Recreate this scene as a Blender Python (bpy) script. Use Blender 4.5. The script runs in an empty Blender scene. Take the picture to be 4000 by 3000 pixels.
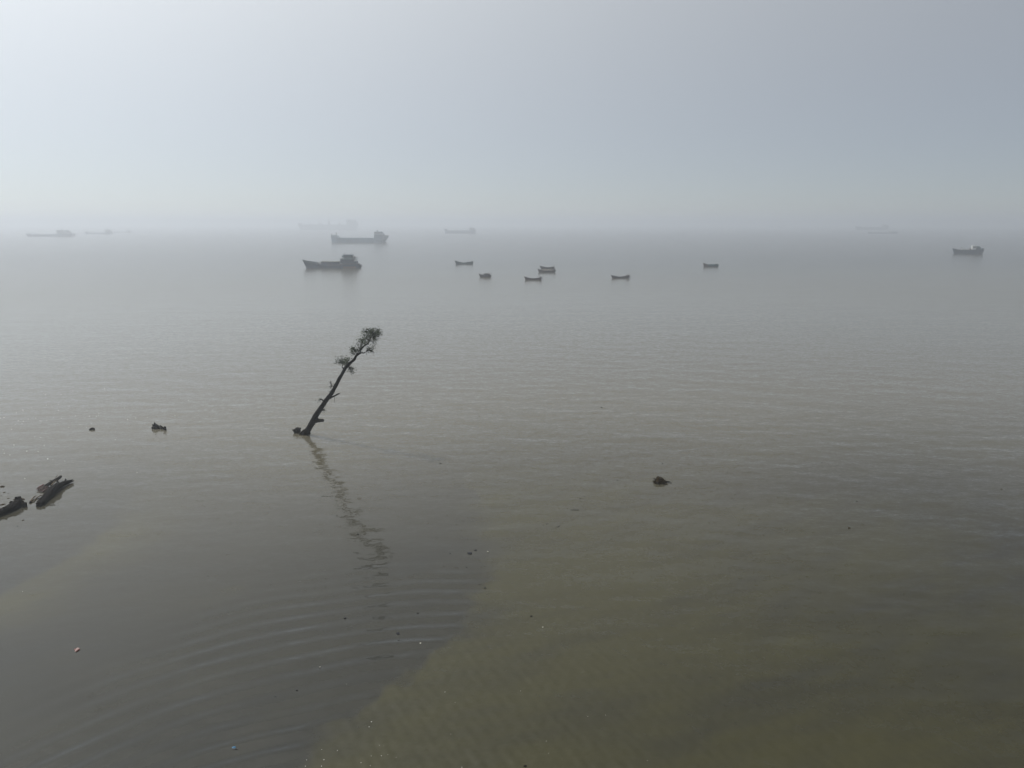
import bpy, bmesh, math, random
import numpy as np
from mathutils import Vector, Matrix

random.seed(7)
rng = np.random.default_rng(11)
SC = bpy.context.scene
COL = SC.collection

# ------------------------------------------------------------------ camera
H = 20.0                                   # drone height above the water, metres
PITCH = math.radians(12.8)
FPX = 2774.0                               # focal length in pixels of the 4000 px photograph
SP, CP = math.sin(PITCH), math.cos(PITCH)
cam_d = bpy.data.cameras.new('camera')
cam_d.sensor_width = 36.0
cam_d.lens = 36.0 * FPX / 4000.0
cam_d.clip_start = 0.5
cam_d.clip_end = 40000.0
cam = bpy.data.objects.new('camera', cam_d)
cam.location = (0, 0, H)
cam.rotation_euler = (math.pi / 2 - PITCH, 0, 0)
COL.objects.link(cam)
SC.camera = cam

# ------------------------------------------------------------------ sky, sun, exposure
SUN_EL = math.radians(60.0)
SUN_AZ = math.radians(-66.0)               # measured from +Y (straight ahead) towards +X
SUN = Vector((math.sin(SUN_AZ) * math.cos(SUN_EL), math.cos(SUN_AZ) * math.cos(SUN_EL), math.sin(SUN_EL)))
world = bpy.data.worlds.new('World')
SC.world = world
world.use_nodes = True
wt = world.node_tree
wt.nodes.clear()


def wn(t, **kw):
    n = wt.nodes.new(t)
    for k, v in kw.items():
        setattr(n, k, v)
    return n


def wmath(op, a, b=None):
    n = wn('ShaderNodeMath', operation=op)
    for i, v in enumerate((a, b)):
        if v is None:
            continue
        if isinstance(v, (int, float)):
            n.inputs[i].default_value = v
        else:
            wt.links.new(v, n.inputs[i])
    return n.outputs[0]


w_out = wn('ShaderNodeOutputWorld')
skytex = wn('ShaderNodeTexSky', sky_type='NISHITA')
skytex.sun_disc = False
skytex.sun_elevation = SUN_EL
skytex.sun_rotation = SUN_AZ
skytex.altitude = 20
skytex.air_density = 0.6
skytex.dust_density = 0.3
skytex.ozone_density = 2.0
bg_sky = wn('ShaderNodeBackground')
bg_sky.inputs[1].default_value = 0.05
wt.links.new(skytex.outputs[0], bg_sky.inputs[0])
# hazy veil: forward-scattered sunlight, falling off with the angle from the sun
tc = wn('ShaderNodeTexCoord')
dot = wn('ShaderNodeVectorMath', operation='DOT_PRODUCT')
wt.links.new(tc.outputs['Generated'], dot.inputs[0])
dot.inputs[1].default_value = SUN
G = 0.54
den = wmath('SUBTRACT', 1 + G * G, wmath('MULTIPLY', dot.outputs['Value'], 2 * G))
hg = wmath('MULTIPLY', wmath('POWER', den, -1.5), 1 - G * G)
bg_veil = wn('ShaderNodeBackground')
bg_veil.inputs[0].default_value = (0.985, 0.995, 0.95, 1)
SKY_VEIL = 0.755
wt.links.new(wmath('MULTIPLY', hg, SKY_VEIL), bg_veil.inputs[1])
wadd = wn('ShaderNodeAddShader')
wt.links.new(bg_sky.outputs[0], wadd.inputs[0])
wt.links.new(bg_veil.outputs[0], wadd.inputs[1])
wt.links.new(wadd.outputs[0], w_out.inputs[0])

sun_d = bpy.data.lights.new('sun', 'SUN')
sun_d.energy = 3.5
sun_d.angle = math.radians(0.53)
sun_d.color = (1.0, 0.95, 0.87)
sun_o = bpy.data.objects.new('sun', sun_d)
sun_o.rotation_euler = (-SUN).to_track_quat('-Z', 'Y').to_euler()
sun_o.location = SUN * 200
COL.objects.link(sun_o)

SC.view_settings.view_transform = 'Standard'
SC.view_settings.look = 'None'
SC.view_settings.exposure = -0.52
SC.view_settings.gamma = 1.0
SC.view_settings.use_curve_mapping = False
SC.render.engine = 'CYCLES'
cy = SC.cycles
cy.use_denoising = True
cy.max_bounces = 6
cy.diffuse_bounces = 2
cy.glossy_bounces = 3
cy.transmission_bounces = 1
cy.volume_bounces = 3
cy.caustics_reflective = False
cy.caustics_refractive = False
cy.sample_clamp_indirect = 6.0

# ------------------------------------------------------------------ projection helpers
def ray(px, py):
    u = (px - 2000.0) / FPX
    v = (1500.0 - py) / FPX
    return Vector((u, CP + v * SP, -SP + v * CP))


def ground(px, py, z=0.0):
    d = ray(px, py)
    t = (z - H) / d.z
    return Vector((0, 0, H)) + d * t


def depth_of(p):
    return p.y * CP + (H - p.z) * SP


def scale_at(p):
    return depth_of(p) / FPX               # metres per photograph pixel at that depth


# ------------------------------------------------------------------ materials
def nodes(m):
    m.use_nodes = True
    nt = m.node_tree
    b = nt.nodes['Principled BSDF']
    return nt, b


def mat(name, c, rough=0.6, var=0.25, scale=3.0, spec=0.3, stain=None, metal=0.0, bump=0.0, bscale=30.0, stretch=(1, 1, 1)):
    m = bpy.data.materials.new(name)
    nt, b = nodes(m)
    tcn = nt.nodes.new('ShaderNodeTexCoord')
    mp = nt.nodes.new('ShaderNodeMapping')
    mp.inputs['Scale'].default_value = stretch
    nt.links.new(tcn.outputs['Object'], mp.inputs[0])
    no = nt.nodes.new('ShaderNodeTexNoise')
    no.inputs['Scale'].default_value = scale
    no.inputs['Detail'].default_value = 6
    no.inputs['Roughness'].default_value = 0.65
    nt.links.new(mp.outputs[0], no.inputs['Vector'])
    rp = nt.nodes.new('ShaderNodeValToRGB')
    lo = [max(0, x * (1 - var)) for x in c]
    hi = [min(1, x * (1 + var)) for x in c]
    if stain is not None:
        lo = stain
    rp.color_ramp.elements[0].position = 0.33
    rp.color_ramp.elements[1].position = 0.62
    rp.color_ramp.elements[0].color = (*lo, 1)
    rp.color_ramp.elements[1].color = (*hi, 1)
    nt.links.new(no.outputs['Fac'], rp.inputs[0])
    nt.links.new(rp.outputs[0], b.inputs['Base Color'])
    b.inputs['Roughness'].default_value = rough
    b.inputs['Metallic'].default_value = metal
    b.inputs['Specular IOR Level'].default_value = spec
    if bump:
        n2 = nt.nodes.new('ShaderNodeTexNoise')
        n2.inputs['Scale'].default_value = bscale
        n2.inputs['Detail'].default_value = 5
        nt.links.new(mp.outputs[0], n2.inputs['Vector'])
        bp = nt.nodes.new('ShaderNodeBump')
        bp.inputs['Strength'].default_value = bump
        bp.inputs['Distance'].default_value = 0.04
        nt.links.new(n2.outputs['Fac'], bp.inputs['Height'])
        nt.links.new(bp.outputs[0], b.inputs['Normal'])
    return m


M = {}
M['bark'] = mat('wet_bark', (.009, .008, .007), .9, .5, 4, .05, bump=.9, bscale=14, stretch=(1, 1, .25))
M['twig'] = mat('twig_bark', (.022, .019, .015), .9, .3, 5, .05)
M['leaf'] = mat('leaf_green', (.030, .042, .018), .7, .45, 2.2, .12)
M['rot'] = mat('rotten_wood', (.009, .008, .0075), .9, .5, 5, .05, bump=.9, bscale=16)
M['timber'] = mat('waterlogged_timber', (.008, .007, .0065), .9, .5, 6, .05, bump=.8, bscale=20, stretch=(1, .3, 1))
M['splint'] = mat('pale_split_wood', (.075, .060, .042), .9, .4, 6, .1)
M['net'] = mat('faded_red_netting', (.062, .048, .045), .95, .6, 9, .05)
M['weed'] = mat('rotting_weed', (.022, .016, .009), .95, .5, 7, .05)
M['scrap'] = mat('wet_driftwood', (.008, .008, .008), .9, .4, 9, .05)
M['scrap_grey'] = mat('grey_scum', (.022, .023, .027), .9, .3, 9, .05)
M['white_plastic'] = mat('white_plastic', (.26, .255, .22), .6, .1, 9)
M['glint_paint'] = mat('white_glint_paint', (.75, .75, .72), .6, .08, 9)  # bright white that imitates sun glints on the water
M['blue_plastic'] = mat('blue_plastic', (.03, .11, .20), .45, .2, 9)
M['pink_plastic'] = mat('faded_pink_plastic', (.20, .14, .13), .6, .25, 9)
M['dark_plastic'] = mat('dark_red_plastic', (.10, .02, .02), .5, .25, 9)
M['teal_hull'] = mat('teal_hull_paint', (.008, .044, .055), .7, .3, 1.5, .15, stain=(.008, .025, .032))
M['slate_hull'] = mat('slate_hull_paint', (.009, .030, .060), .7, .3, .6, .15, stain=(.010, .018, .030))
M['rust_hull'] = mat('rusty_hull_paint', (.075, .036, .028), .65, .3, .8)
M['brown_hull'] = mat('tarred_brown_planks', (.024, .015, .016), .75, .35, 2, stretch=(.4, 1, 3))
M['red_hull'] = mat('oxide_red_planks', (.040, .019, .019), .75, .35, 2, stretch=(.4, 1, 3))
M['grey_hull'] = mat('weathered_grey_planks', (.055, .048, .047), .8, .3, 2, stretch=(.4, 1, 3))
M['plank'] = mat('bare_deck_planks', (.16, .13, .10), .8, .3, 3, stretch=(.5, 3, 1))
M['dark_deck'] = mat('dark_deck_planks', (.05, .042, .036), .8, .3, 3)
M['teal_house'] = mat('teal_house_paint', (.035, .085, .095), .55, .25, 1)
M['white_house'] = mat('white_house_paint', (.50, .50, .48), .5, .15, 1.2)
M['grey_house'] = mat('grey_house_paint', (.24, .265, .28), .55, .2, .5)
M['ship_hull'] = mat('blue_grey_ship_hull', (.065, .12, .17), .7, .15, .15, .15, stain=(.06, .09, .12))
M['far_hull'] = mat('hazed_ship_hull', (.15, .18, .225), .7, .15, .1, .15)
M['glass'] = mat('dark_window_glass', (.015, .02, .025), .1, .1, 1, .5)
M['dark_metal'] = mat('dark_metal', (.03, .032, .035), .5, .3, 4)
M['tarp'] = mat('grey_hatch_tarpaulin', (.12, .125, .12), .8, .25, 1.5)
M['cargo'] = mat('sand_coloured_cargo', (.24, .23, .21), .9, .25, 2)

# ------------------------------------------------------------------ object helpers
def tag(o, label=None, cat=None, group=None, kind=None):
    for k, v in (('label', label), ('category', cat), ('group', group), ('kind', kind)):
        if v:
            o[k] = v
    return o


def obj(name, bm, m, parent=None, smooth=False, loc=None):
    me = bpy.data.meshes.new(name)
    bmesh.ops.recalc_face_normals(bm, faces=bm.faces[:])
    bm.to_mesh(me)
    bm.free()
    me.materials.append(m)
    if smooth:
        me.polygons.foreach_set('use_smooth', [True] * len(me.polygons))
    o = bpy.data.objects.new(name, me)
    COL.objects.link(o)
    if parent is not None:
        o.parent = parent
    if loc is not None:
        o.location = loc
    return o


def empty(name, loc, label, cat, group=None, rz=0.0):
    o = bpy.data.objects.new(name, None)
    o.empty_display_size = .5
    COL.objects.link(o)
    o.location = loc
    o.rotation_euler = (0, 0, rz)
    return tag(o, label, cat, group)


def box(bm, c, s, taper=1.0, shear=(0, 0), rot=None):
    r = bmesh.ops.create_cube(bm, size=1.0)
    for v in r['verts']:
        t = v.co.z + .5
        f = 1 + (taper - 1) * t
        p = Vector((v.co.x * s[0] * f + shear[0] * t, v.co.y * s[1] * f + shear[1] * t, v.co.z * s[2]))
        if rot is not None:
            p = rot @ p
        v.co = p + Vector(c)
    return r['verts']


def boxz(bm, x0, x1, y0, y1, z0, z1, **kw):
    return box(bm, ((x0 + x1) / 2, (y0 + y1) / 2, (z0 + z1) / 2), (x1 - x0, y1 - y0, z1 - z0), **kw)


def tube(bm, pts, rad, seg=8, wob=0.0, cap=True, squash=1.0):
    pts = [Vector(p) for p in pts]
    if isinstance(rad, (int, float)):
        rad = [rad] * len(pts)
    rings = []
    ref = None
    for i, p in enumerate(pts):
        a = pts[max(0, i - 1)]
        b = pts[min(len(pts) - 1, i + 1)]
        d = (b - a).normalized()
        if ref is None or abs(ref.dot(d)) > .95:
            ref = Vector((0, 0, 1)) if abs(d.z) < .9 else Vector((1, 0, 0))
        s = d.cross(ref).normalized()
        u = s.cross(d).normalized()
        ref = u
        ring = []
        for k in range(seg):
            an = 2 * math.pi * k / seg
            rr = rad[i] * (1 + random.uniform(-wob, wob))
            ring.append(bm.verts.new(p + s * (math.cos(an) * rr) + u * (math.sin(an) * rr * squash)))
        rings.append(ring)
    for i in range(len(rings) - 1):
        for k in range(seg):
            bm.faces.new((rings[i][k], rings[i][(k + 1) % seg], rings[i + 1][(k + 1) % seg], rings[i + 1][k]))
    if cap:
        bm.faces.new(rings[0][::-1])
        bm.faces.new(rings[-1])
    return rings


def resample(pts, rad, n):
    """Catmull-Rom through the points: n segments per span."""
    P = [Vector(p) for p in pts]
    out, ro = [], []
    for i in range(len(P) - 1):
        p0, p1, p2, p3 = P[max(0, i - 1)], P[i], P[i + 1], P[min(len(P) - 1, i + 2)]
        for j in range(n):
            t = j / n
            out.append(0.5 * ((2 * p1) + (p2 - p0) * t + (2 * p0 - 5 * p1 + 4 * p2 - p3) * t * t + (3 * p1 - p0 - 3 * p2 + p3) * t ** 3))
            ro.append(rad[i] * (1 - t) + rad[i + 1] * t)
    out.append(P[-1])
    ro.append(rad[-1])
    return out, ro


def loft(bm, rings, closed=True, cap=True):
    vs = [[bm.verts.new(p) for p in r] for r in rings]
    n = len(vs[0])
    for i in range(len(vs) - 1):
        for k in range(n if closed else n - 1):
            bm.faces.new((vs[i][k], vs[i][(k + 1) % n], vs[i + 1][(k + 1) % n], vs[i + 1][k]))
    if cap:
        bm.faces.new(vs[0][::-1])
        bm.faces.new(vs[-1])
    return vs


# ------------------------------------------------------------------ water
FAR = 8000.0


def polar_rings():
    r = [0.0, 6.0, 10.0, 13.0, 15.5]
    while r[-1] < 130:
        r.append(r[-1] + max(.085, r[-1] * .0034))
    while r[-1] < FAR:
        r.append(r[-1] * 1.022)
    r[-1] = FAR
    return np.array(r[1:])


R = polar_rings()
ang = np.concatenate([np.linspace(-52, 52, 620), np.linspace(52, 308, 66)[1:-1]])
A = np.radians(ang)
NR, NA = len(R), len(A)
X = (R[:, None] * np.sin(A)[None, :])
Y = (R[:, None] * np.cos(A)[None, :])

# course of the two silt fronts on the water, from the photograph, as ground curves
front = [ground(x, y) for x, y in ((1870, 1980), (1905, 2080), (1918, 2190), (1900, 2280), (1842, 2335), (1862, 2400), (1790, 2480),
                                   (1650, 2580), (1500, 2685), (1380, 2770), (1250, 2890), (1130, 3000), (1000, 3120), (800, 3350))]
slick = [ground(x, y) for x, y in ((800, 1500), (660, 1760), (560, 1890), (470, 2030), (330, 2140), (180, 2230), (0, 2320), (-250, 2420), (-600, 2550))]


def signed_dist(poly, X, Y):
    """Distance to a polyline, positive on its left-hand side (walking along it)."""
    best = np.full(X.shape, 1e9)
    sgn = np.zeros(X.shape)
    for a, b in zip(poly[:-1], poly[1:]):
        dx, dy = b.x - a.x, b.y - a.y
        L2 = dx * dx + dy * dy
        t = np.clip(((X - a.x) * dx + (Y - a.y) * dy) / L2, 0, 1)
        d = np.hypot(X - a.x - t * dx, Y - a.y - t * dy)
        s = np.sign(dx * (Y - a.y) - dy * (X - a.x))
        m = d < best
        best = np.where(m, d, best)
        sgn = np.where(m, s, sgn)
    return best * sgn


def sstep(a, b, x):
    t = np.clip((x - a) / (b - a), 0, 1)
    return t * t * (3 - 2 * t)


def vnoise(X, Y, lam, seed):
    """Cheap smooth noise, -1..1: a sum of sines in random directions."""
    r = np.random.default_rng(seed)
    h = np.zeros(X.shape)
    for k in range(7):
        th = r.uniform(0, 2 * np.pi)
        kk = 2 * np.pi / (lam * r.uniform(.6, 1.7))
        h += np.sin(kk * (X * np.cos(th) + Y * np.sin(th)) + r.uniform(0, 6.28))
    return h / 3.2


wx = X + .30 * vnoise(X, Y, 1.6, 1) + .45 * vnoise(X, Y, 5, 2)
wy = Y + .30 * vnoise(X, Y, 1.6, 3) + .45 * vnoise(X, Y, 5, 4)
near = R[:, None] * np.ones((1, NA)) < 140
d1 = np.where(near, -signed_dist(front, wx, wy), -50)       # > 0: inside the calm patch on the left of the front
d2 = np.where(near, -signed_dist(slick, wx, wy), -50)       # > 0: above-left of the slick edge
far_fade = 1 - sstep(46, 62, R)[:, None]
soft = .40 + 1.6 * sstep(-.5, .9, vnoise(X, Y, 11, 31)) + 1.3 * sstep(35, 45, Y)   # the front is crisp in places, smeared in others
calm = sstep(-soft, soft * 1.5, d1) * far_fade                         # calm, clearer water
upper = sstep(-.4, .5, d2)
edge = 1 - sstep(-soft, soft * 1.3, d1)
silt = 0.5 + .43 * edge * far_fade * (1 - .5 * sstep(4, 26, X)) - .11 * calm  # the drop to the right paints in the lens's darker corner
# drifting streaks of silt, drawn out along the current
ca, sa = math.cos(math.radians(28)), math.sin(math.radians(28))
U_, V_ = X * ca + Y * sa, -X * sa + Y * ca
streak = vnoise(U_ / 4.5 + .4 * vnoise(X, Y, 6, 51), V_ + .5 * vnoise(X, Y, 5, 52), 2.6, 53) + .6 * vnoise(U_ / 3, V_, 1.1, 54)
silt = silt + .085 * streak * (R[:, None] < 120)
band = (1 - sstep(0, 6.5, -d2)) * (1 - upper) * (R[:, None] < 75)
silt = silt + .62 * band * calm - .24 * upper * (1 - sstep(4, 14, d2)) * (R[:, None] < 75)
silt = np.clip(silt + .10 * vnoise(X, Y * 1.6, 14, 9) * (R[:, None] < 600), 0, 1)
# paler water colour in the middle distance, easing off farther out
mid_pale = sstep(24, 84, Y + 3 * vnoise(X, Y, 40, 21) - .10 * X) * (1 - .85 * sstep(150, 420, Y + 12 * vnoise(X, Y, 160, 22)))
mid_pale = np.where(R[:, None] < 900, mid_pale, .15)

# wave height
Hh = np.zeros(X.shape)
fade_m = 1 - sstep(70, 170, R)[:, None]
r2 = np.random.default_rng(5)
for k in range(22):
    lam = .75 * (1.16 ** k) if k < 16 else r2.uniform(1, 3)
    th = math.radians(90 + r2.normal(8, 24))
    kk = 2 * np.pi / lam
    slope = .0085 if lam > 1.2 else .012
    fd = 1 - sstep(lam * 28, lam * 75, R)[:, None]
    Hh += slope / kk * np.sin(kk * (X * math.cos(th) + Y * math.sin(th)) + r2.uniform(0, 6.28) + 1.2 * vnoise(X, Y, lam * 9, 40 + k)) * fd
Hh *= (1 - .45 * calm)
# a train of longer ripples bending round the calm patch
cxr, cyr = -2.5, 9.4
rr = np.hypot(X - cxr, Y - cyr)
ph = 2 * np.pi / 1.18 * rr + 1.0 * vnoise(X, Y, 9, 71)
train = sstep(12.5, 15.5, rr) * (1 - sstep(23, 33, rr)) * sstep(-.2, 1.2, d1) * (1 - sstep(6.5, 15, d1)) * np.clip(.75 + .35 * vnoise(X, Y, 7, 72), .4, 1.1)
Hh += train * .24 / (2 * np.pi / 1.18) * np.sin(ph)
# fine cross ripples on the silty side
fine = (1 - calm) * (1 - sstep(28, 46, R))[:, None]
for k in range(4):
    th = math.radians((28, 40, 160, 18)[k])
    kk = 2 * np.pi / (.42, .55, .6, .75)[k]
    Hh += fine * .026 / kk * np.sin(kk * (X * math.cos(th) + Y * math.sin(th)) + k + 1.5 * vnoise(X, Y, 3.5, 80 + k))
Hh *= fade_m

nv = NR * NA + 1
co = np.zeros((nv, 3), np.float32)
co[0] = (0, 0, 0)
co[1:, 0] = X.ravel()
co[1:, 1] = Y.ravel()
co[1:, 2] = Hh.ravel()
idx = (np.arange(NR)[:, None] * NA + np.arange(NA)[None, :]) + 1
nxt = np.roll(idx, -1, axis=1)
quads = np.stack([idx[:-1], nxt[:-1], nxt[1:], idx[1:]], axis=-1).reshape(-1, 4)[:, ::-1]
tris = np.stack([np.zeros(NA, int), nxt[0], idx[0]], axis=-1)
me = bpy.data.meshes.new('water')
nq, nt3 = len(quads), len(tris)
me.vertices.add(nv)
me.vertices.foreach_set('co', co.ravel())
me.loops.add(nq * 4 + nt3 * 3)
me.loops.foreach_set('vertex_index', np.concatenate([quads.ravel(), tris.ravel()]).astype(np.int32))
me.polygons.add(nq + nt3)
me.polygons.foreach_set('loop_start', np.concatenate([np.arange(nq) * 4, nq * 4 + np.arange(nt3) * 3]).astype(np.int32))
me.polygons.foreach_set('loop_total', np.concatenate([np.full(nq, 4), np.full(nt3, 3)]).astype(np.int32))
me.polygons.foreach_set('use_smooth', np.ones(nq + nt3, bool))
me.update(calc_edges=True)
me.validate()
for nm, arr, d0 in (('silt', silt, .5), ('calm', calm, 0.), ('open_water', np.ones((1, NA)) * sstep(70, 260, R)[:, None], 0.), ('mid_pale', mid_pale, 0.)):
    at = me.attributes.new(nm, 'FLOAT', 'POINT')
    at.data.foreach_set('value', np.concatenate([[d0], arr.ravel()]).astype(np.float32))
if me.polygons[nq // 2].normal.z < 0:
    me.flip_normals()
water = bpy.data.objects.new('water', me)
COL.objects.link(water)
tag(water, 'brown silty river water with small ripples', kind='structure')

wm = bpy.data.materials.new('silty_water')
nt, b = nodes(wm)


def N(t, **kw):
    n = nt.nodes.new(t)
    for k, v in kw.items():
        setattr(n, k, v)
    return n


def mth(op, a, bb=None, clamp=False):
    n = N('ShaderNodeMath', operation=op)
    n.use_clamp = clamp
    for i, v in enumerate((a, bb)):
        if v is None:
            continue
        if isinstance(v, (int, float)):
            n.inputs[i].default_value = v
        else:
            nt.links.new(v, n.inputs[i])
    return n.outputs[0]


geo = N('ShaderNodeNewGeometry')
a_silt = N('ShaderNodeAttribute', attribute_name='silt')
a_calm = N('ShaderNodeAttribute', attribute_name='calm')
ramp = N('ShaderNodeValToRGB')
e = ramp.color_ramp.elements
e[0].position, e[0].color = 0.0, (.0095, .0098, .0080, 1)
e[1].position, e[1].color = 1.0, (.0275, .0255, .0092, 1)
m1 = ramp.color_ramp.elements.new(.5)
m1.color = (.0150, .0144, .0096, 1)
nt.links.new(a_silt.outputs['Fac'], ramp.inputs[0])
a_str = N('ShaderNodeAttribute', attribute_name='mid_pale')
mixc = N('ShaderNodeMix', data_type='RGBA')
nt.links.new(a_str.outputs['Fac'], mixc.inputs['Factor'])
nt.links.new(ramp.outputs[0], mixc.inputs[6])
mixc.inputs[7].default_value = (.084, .077, .058, 1)
nt.links.new(mixc.outputs[2], b.inputs['Base Color'])
b.inputs['IOR'].default_value = 1.333
b.inputs['Specular IOR Level'].default_value = .5


def wave_noise(scale, sx, sy, rot, detail=3, rough=.55):
    mp = N('ShaderNodeMapping')
    mp.inputs['Scale'].default_value = (sx, sy, 1)
    mp.inputs['Rotation'].default_value = (0, 0, rot)
    nt.links.new(geo.outputs['Position'], mp.inputs[0])
    no = N('ShaderNodeTexNoise')
    no.inputs['Scale'].default_value = scale
    no.inputs['Detail'].default_value = detail
    no.inputs['Roughness'].default_value = rough
    nt.links.new(mp.outputs[0], no.inputs['Vector'])
    return no.outputs['Fac']


h_a = wave_noise(2.6, .45, 1.0, -.10, 3)          # ripples about 0.4 m
h_b = wave_noise(.85, .40, 1.0, -.16, 2)          # wavelets about 1.2 m
h_c = wave_noise(.16, .35, 1.0, -.05, 3)          # chop, 6 m
gust = wave_noise(.012, .30, 1.0, -.08, 3, .6)    # wind streaks, tens of metres
gr = N('ShaderNodeMapRange')
gr.inputs['From Min'].default_value = .36
gr.inputs['From Max'].default_value = .62
gr.inputs['To Min'].default_value = .55
gr.inputs['To Max'].default_value = 1.15
nt.links.new(gust, gr.inputs['Value'])
calm_f = mth('SUBTRACT', 1.0, mth('MULTIPLY', a_calm.outputs['Fac'], .35))
rough_f = mth('MULTIPLY', gr.outputs[0], calm_f)
hsum = mth('ADD', mth('MULTIPLY', h_b, .018), mth('MULTIPLY', h_c, .10))
bump = N('ShaderNodeBump')
bump.inputs['Strength'].default_value = 1.0
bump.inputs['Distance'].default_value = 1.0
nt.links.new(mth('MULTIPLY', hsum, rough_f), bump.inputs['Height'])


def tilt_noise(scale, sx, sy, rot, amount):
    """Facets of small ripples: a random tilt of the surface normal, same statistics at any distance."""
    mp = N('ShaderNodeMapping')
    mp.inputs['Scale'].default_value = (sx, sy, 1)
    mp.inputs['Rotation'].default_value = (0, 0, rot)
    nt.links.new(geo.outputs['Position'], mp.inputs[0])
    no = N('ShaderNodeTexNoise')
    no.inputs['Scale'].default_value = scale
    no.inputs['Detail'].default_value = 2
    no.inputs['Roughness'].default_value = .55
    nt.links.new(mp.outputs[0], no.inputs['Vector'])
    sub = N('ShaderNodeVectorMath', operation='SUBTRACT')
    nt.links.new(no.outputs['Color'], sub.inputs[0])
    sub.inputs[1].default_value = (.5, .5, .5)
    mul = N('ShaderNodeVectorMath', operation='MULTIPLY')
    nt.links.new(sub.outputs[0], mul.inputs[0])
    mul.inputs[1].default_value = (amount * .6, amount, 0)
    return mul.outputs[0]


t1 = tilt_noise(3.2, .40, 1.0, -.10, .29)
t2 = tilt_noise(7.5, .60, 1.0, .15, .26)
tadd = N('ShaderNodeVectorMath', operation='ADD')
nt.links.new(t1, tadd.inputs[0])
nt.links.new(t2, tadd.inputs[1])
tsc_ = N('ShaderNodeVectorMath', operation='SCALE')
nt.links.new(tadd.outputs[0], tsc_.inputs[0])
a_open = N('ShaderNodeAttribute', attribute_name='open_water')
nt.links.new(mth('MULTIPLY', rough_f, mth('SUBTRACT', 1.0, mth('MULTIPLY', a_open.outputs['Fac'], .70))), tsc_.inputs['Scale'])
nsum = N('ShaderNodeVectorMath', operation='ADD')
nt.links.new(bump.outputs[0], nsum.inputs[0])
nt.links.new(tsc_.outputs[0], nsum.inputs[1])
nt.links.new(mth('ADD', mth('MULTIPLY', a_open.outputs['Fac'], .13), .07), b.inputs['Roughness'])
nn_ = N('ShaderNodeVectorMath', operation='NORMALIZE')
nt.links.new(nsum.outputs[0], nn_.inputs[0])
nt.links.new(nn_.outputs[0], b.inputs['Normal'])
me.materials.append(wm)

# ------------------------------------------------------------------ the leaning tree
OX, OY, KZ = 1100.0, 1240.0, .3014


def tp(zx, zy):
    return OX + zx * KZ, OY + zy * KZ


T_BASE = ground(*tp(318, 1512))
SC_H = H / 25.0
T_TOP = Vector((-14.6 * SC_H, 76.0 * SC_H, 13.68 * SC_H))
_e1 = (T_TOP - T_BASE)
_nrm = _e1.cross(Vector((1, 0, 0))).normalized()


def on_tree(zx, zy, off=0.0):
    """Point where the sight line meets the plane the trunk leans in, moved off it by off metres."""
    d = ray(*tp(zx, zy))
    o = Vector((0, 0, H))
    t = (T_BASE - o).dot(_nrm) / d.dot(_nrm)
    p = o + d * t
    return p + Vector((0, off, 0))


def tsc(zx, zy):
    return scale_at(on_tree(zx, zy)) * KZ


def tbranch(bm, pts, seg=8, n=3, wob=.08, offs=None):
    P, Rr = [], []
    for i, (x, y, w) in enumerate(pts):
        P.append(on_tree(x, y, 0 if offs is None else offs[i]))
        Rr.append(w * .5 * tsc(x, y))
    P, Rr = resample(P, Rr, n)
    return tube(bm, P, Rr, seg, wob)


tree = empty('leaning_tree', T_BASE, 'bare leaning tree trunk standing in the water with leaves only near its tip', 'tree')
tinv = Matrix.Translation(-T_BASE)


def tpart(name, bm, m, parent=None, smooth=True):
    bm.transform(tinv)
    return obj(name, bm, m, parent or tree, smooth)


bm = bmesh.new()
below = on_tree(318, 1512) + (on_tree(318, 1512) - on_tree(470, 1230)).normalized() * 1.2
P0 = [(316, 1500, 90), (345, 1450, 84), (400, 1360, 86), (432, 1300, 82), (470, 1230, 74), (515, 1165, 70), (560, 1100, 64), (605, 1040, 62), (645, 985, 60), (680, 925, 54),
      (715, 860, 52), (745, 800, 52), (775, 750, 46), (805, 695, 48), (830, 655, 50), (870, 610, 44), (910, 572, 38), (945, 535, 36), (968, 500, 32), (995, 475, 32), (1028, 455, 28)]
P, Rr = [below], [48 * tsc(318, 1512)]
for x, y, w in P0:
    P.append(on_tree(x, y))
    Rr.append(w * .44 * tsc(x, y))
P, Rr = resample(P, Rr, 3)
tube(bm, P, Rr, 14, .11)
trunk = tpart('trunk', bm, M['bark'])


def branch(pts, name='branch', seg=7, m='bark', offs=None, wob=.09, parent=None):
    bm = bmesh.new()
    tbranch(bm, pts, seg, 3, wob, offs)
    return tpart(name, bm, M[m], parent)


branch([(1020, 462, 26), (1022, 425, 24), (1045, 392, 21), (1080, 362, 19), (1115, 340, 18), (1132, 310, 15), (1146, 280, 13), (1160, 248, 9), (1178, 215, 6), (1192, 175, 4)], offs=[0, 0, .1, .15, .2, .2, .15, .1, .05, 0])
branch([(1015, 465, 22), (1040, 456, 15), (1065, 456, 13), (1085, 448, 14), (1096, 452, 9)], 'branch_stub', offs=[0, -.1, -.2, -.3, -.35])
branch([(925, 566, 30), (945, 552, 18), (958, 540, 12), (968, 528, 4)], 'branch_stub')
branch([(975, 490, 22), (985, 465, 14), (1000, 440, 9), (1004, 425, 5)], 'branch_stub')
branch([(835, 660, 30), (808, 656, 20), (790, 650, 13), (792, 625, 8), (798, 598, 5)], offs=[0, 0, -.1, -.2, -.2])
branch([(560, 1120, 30), (545, 1105, 16), (544, 1085, 15), (537, 1066, 16), (520, 1054, 15), (505, 1062, 10), (492, 1070, 6)], 'branch_stub', offs=[0, 0, -.1, -.15, -.2, -.2, -.2])
branch([(630, 1040, 40), (652, 1028, 26), (685, 1012, 21), (720, 992, 20), (752, 970, 17), (780, 960, 12)], offs=[0, -.1, -.3, -.5, -.7, -.8])
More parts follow.
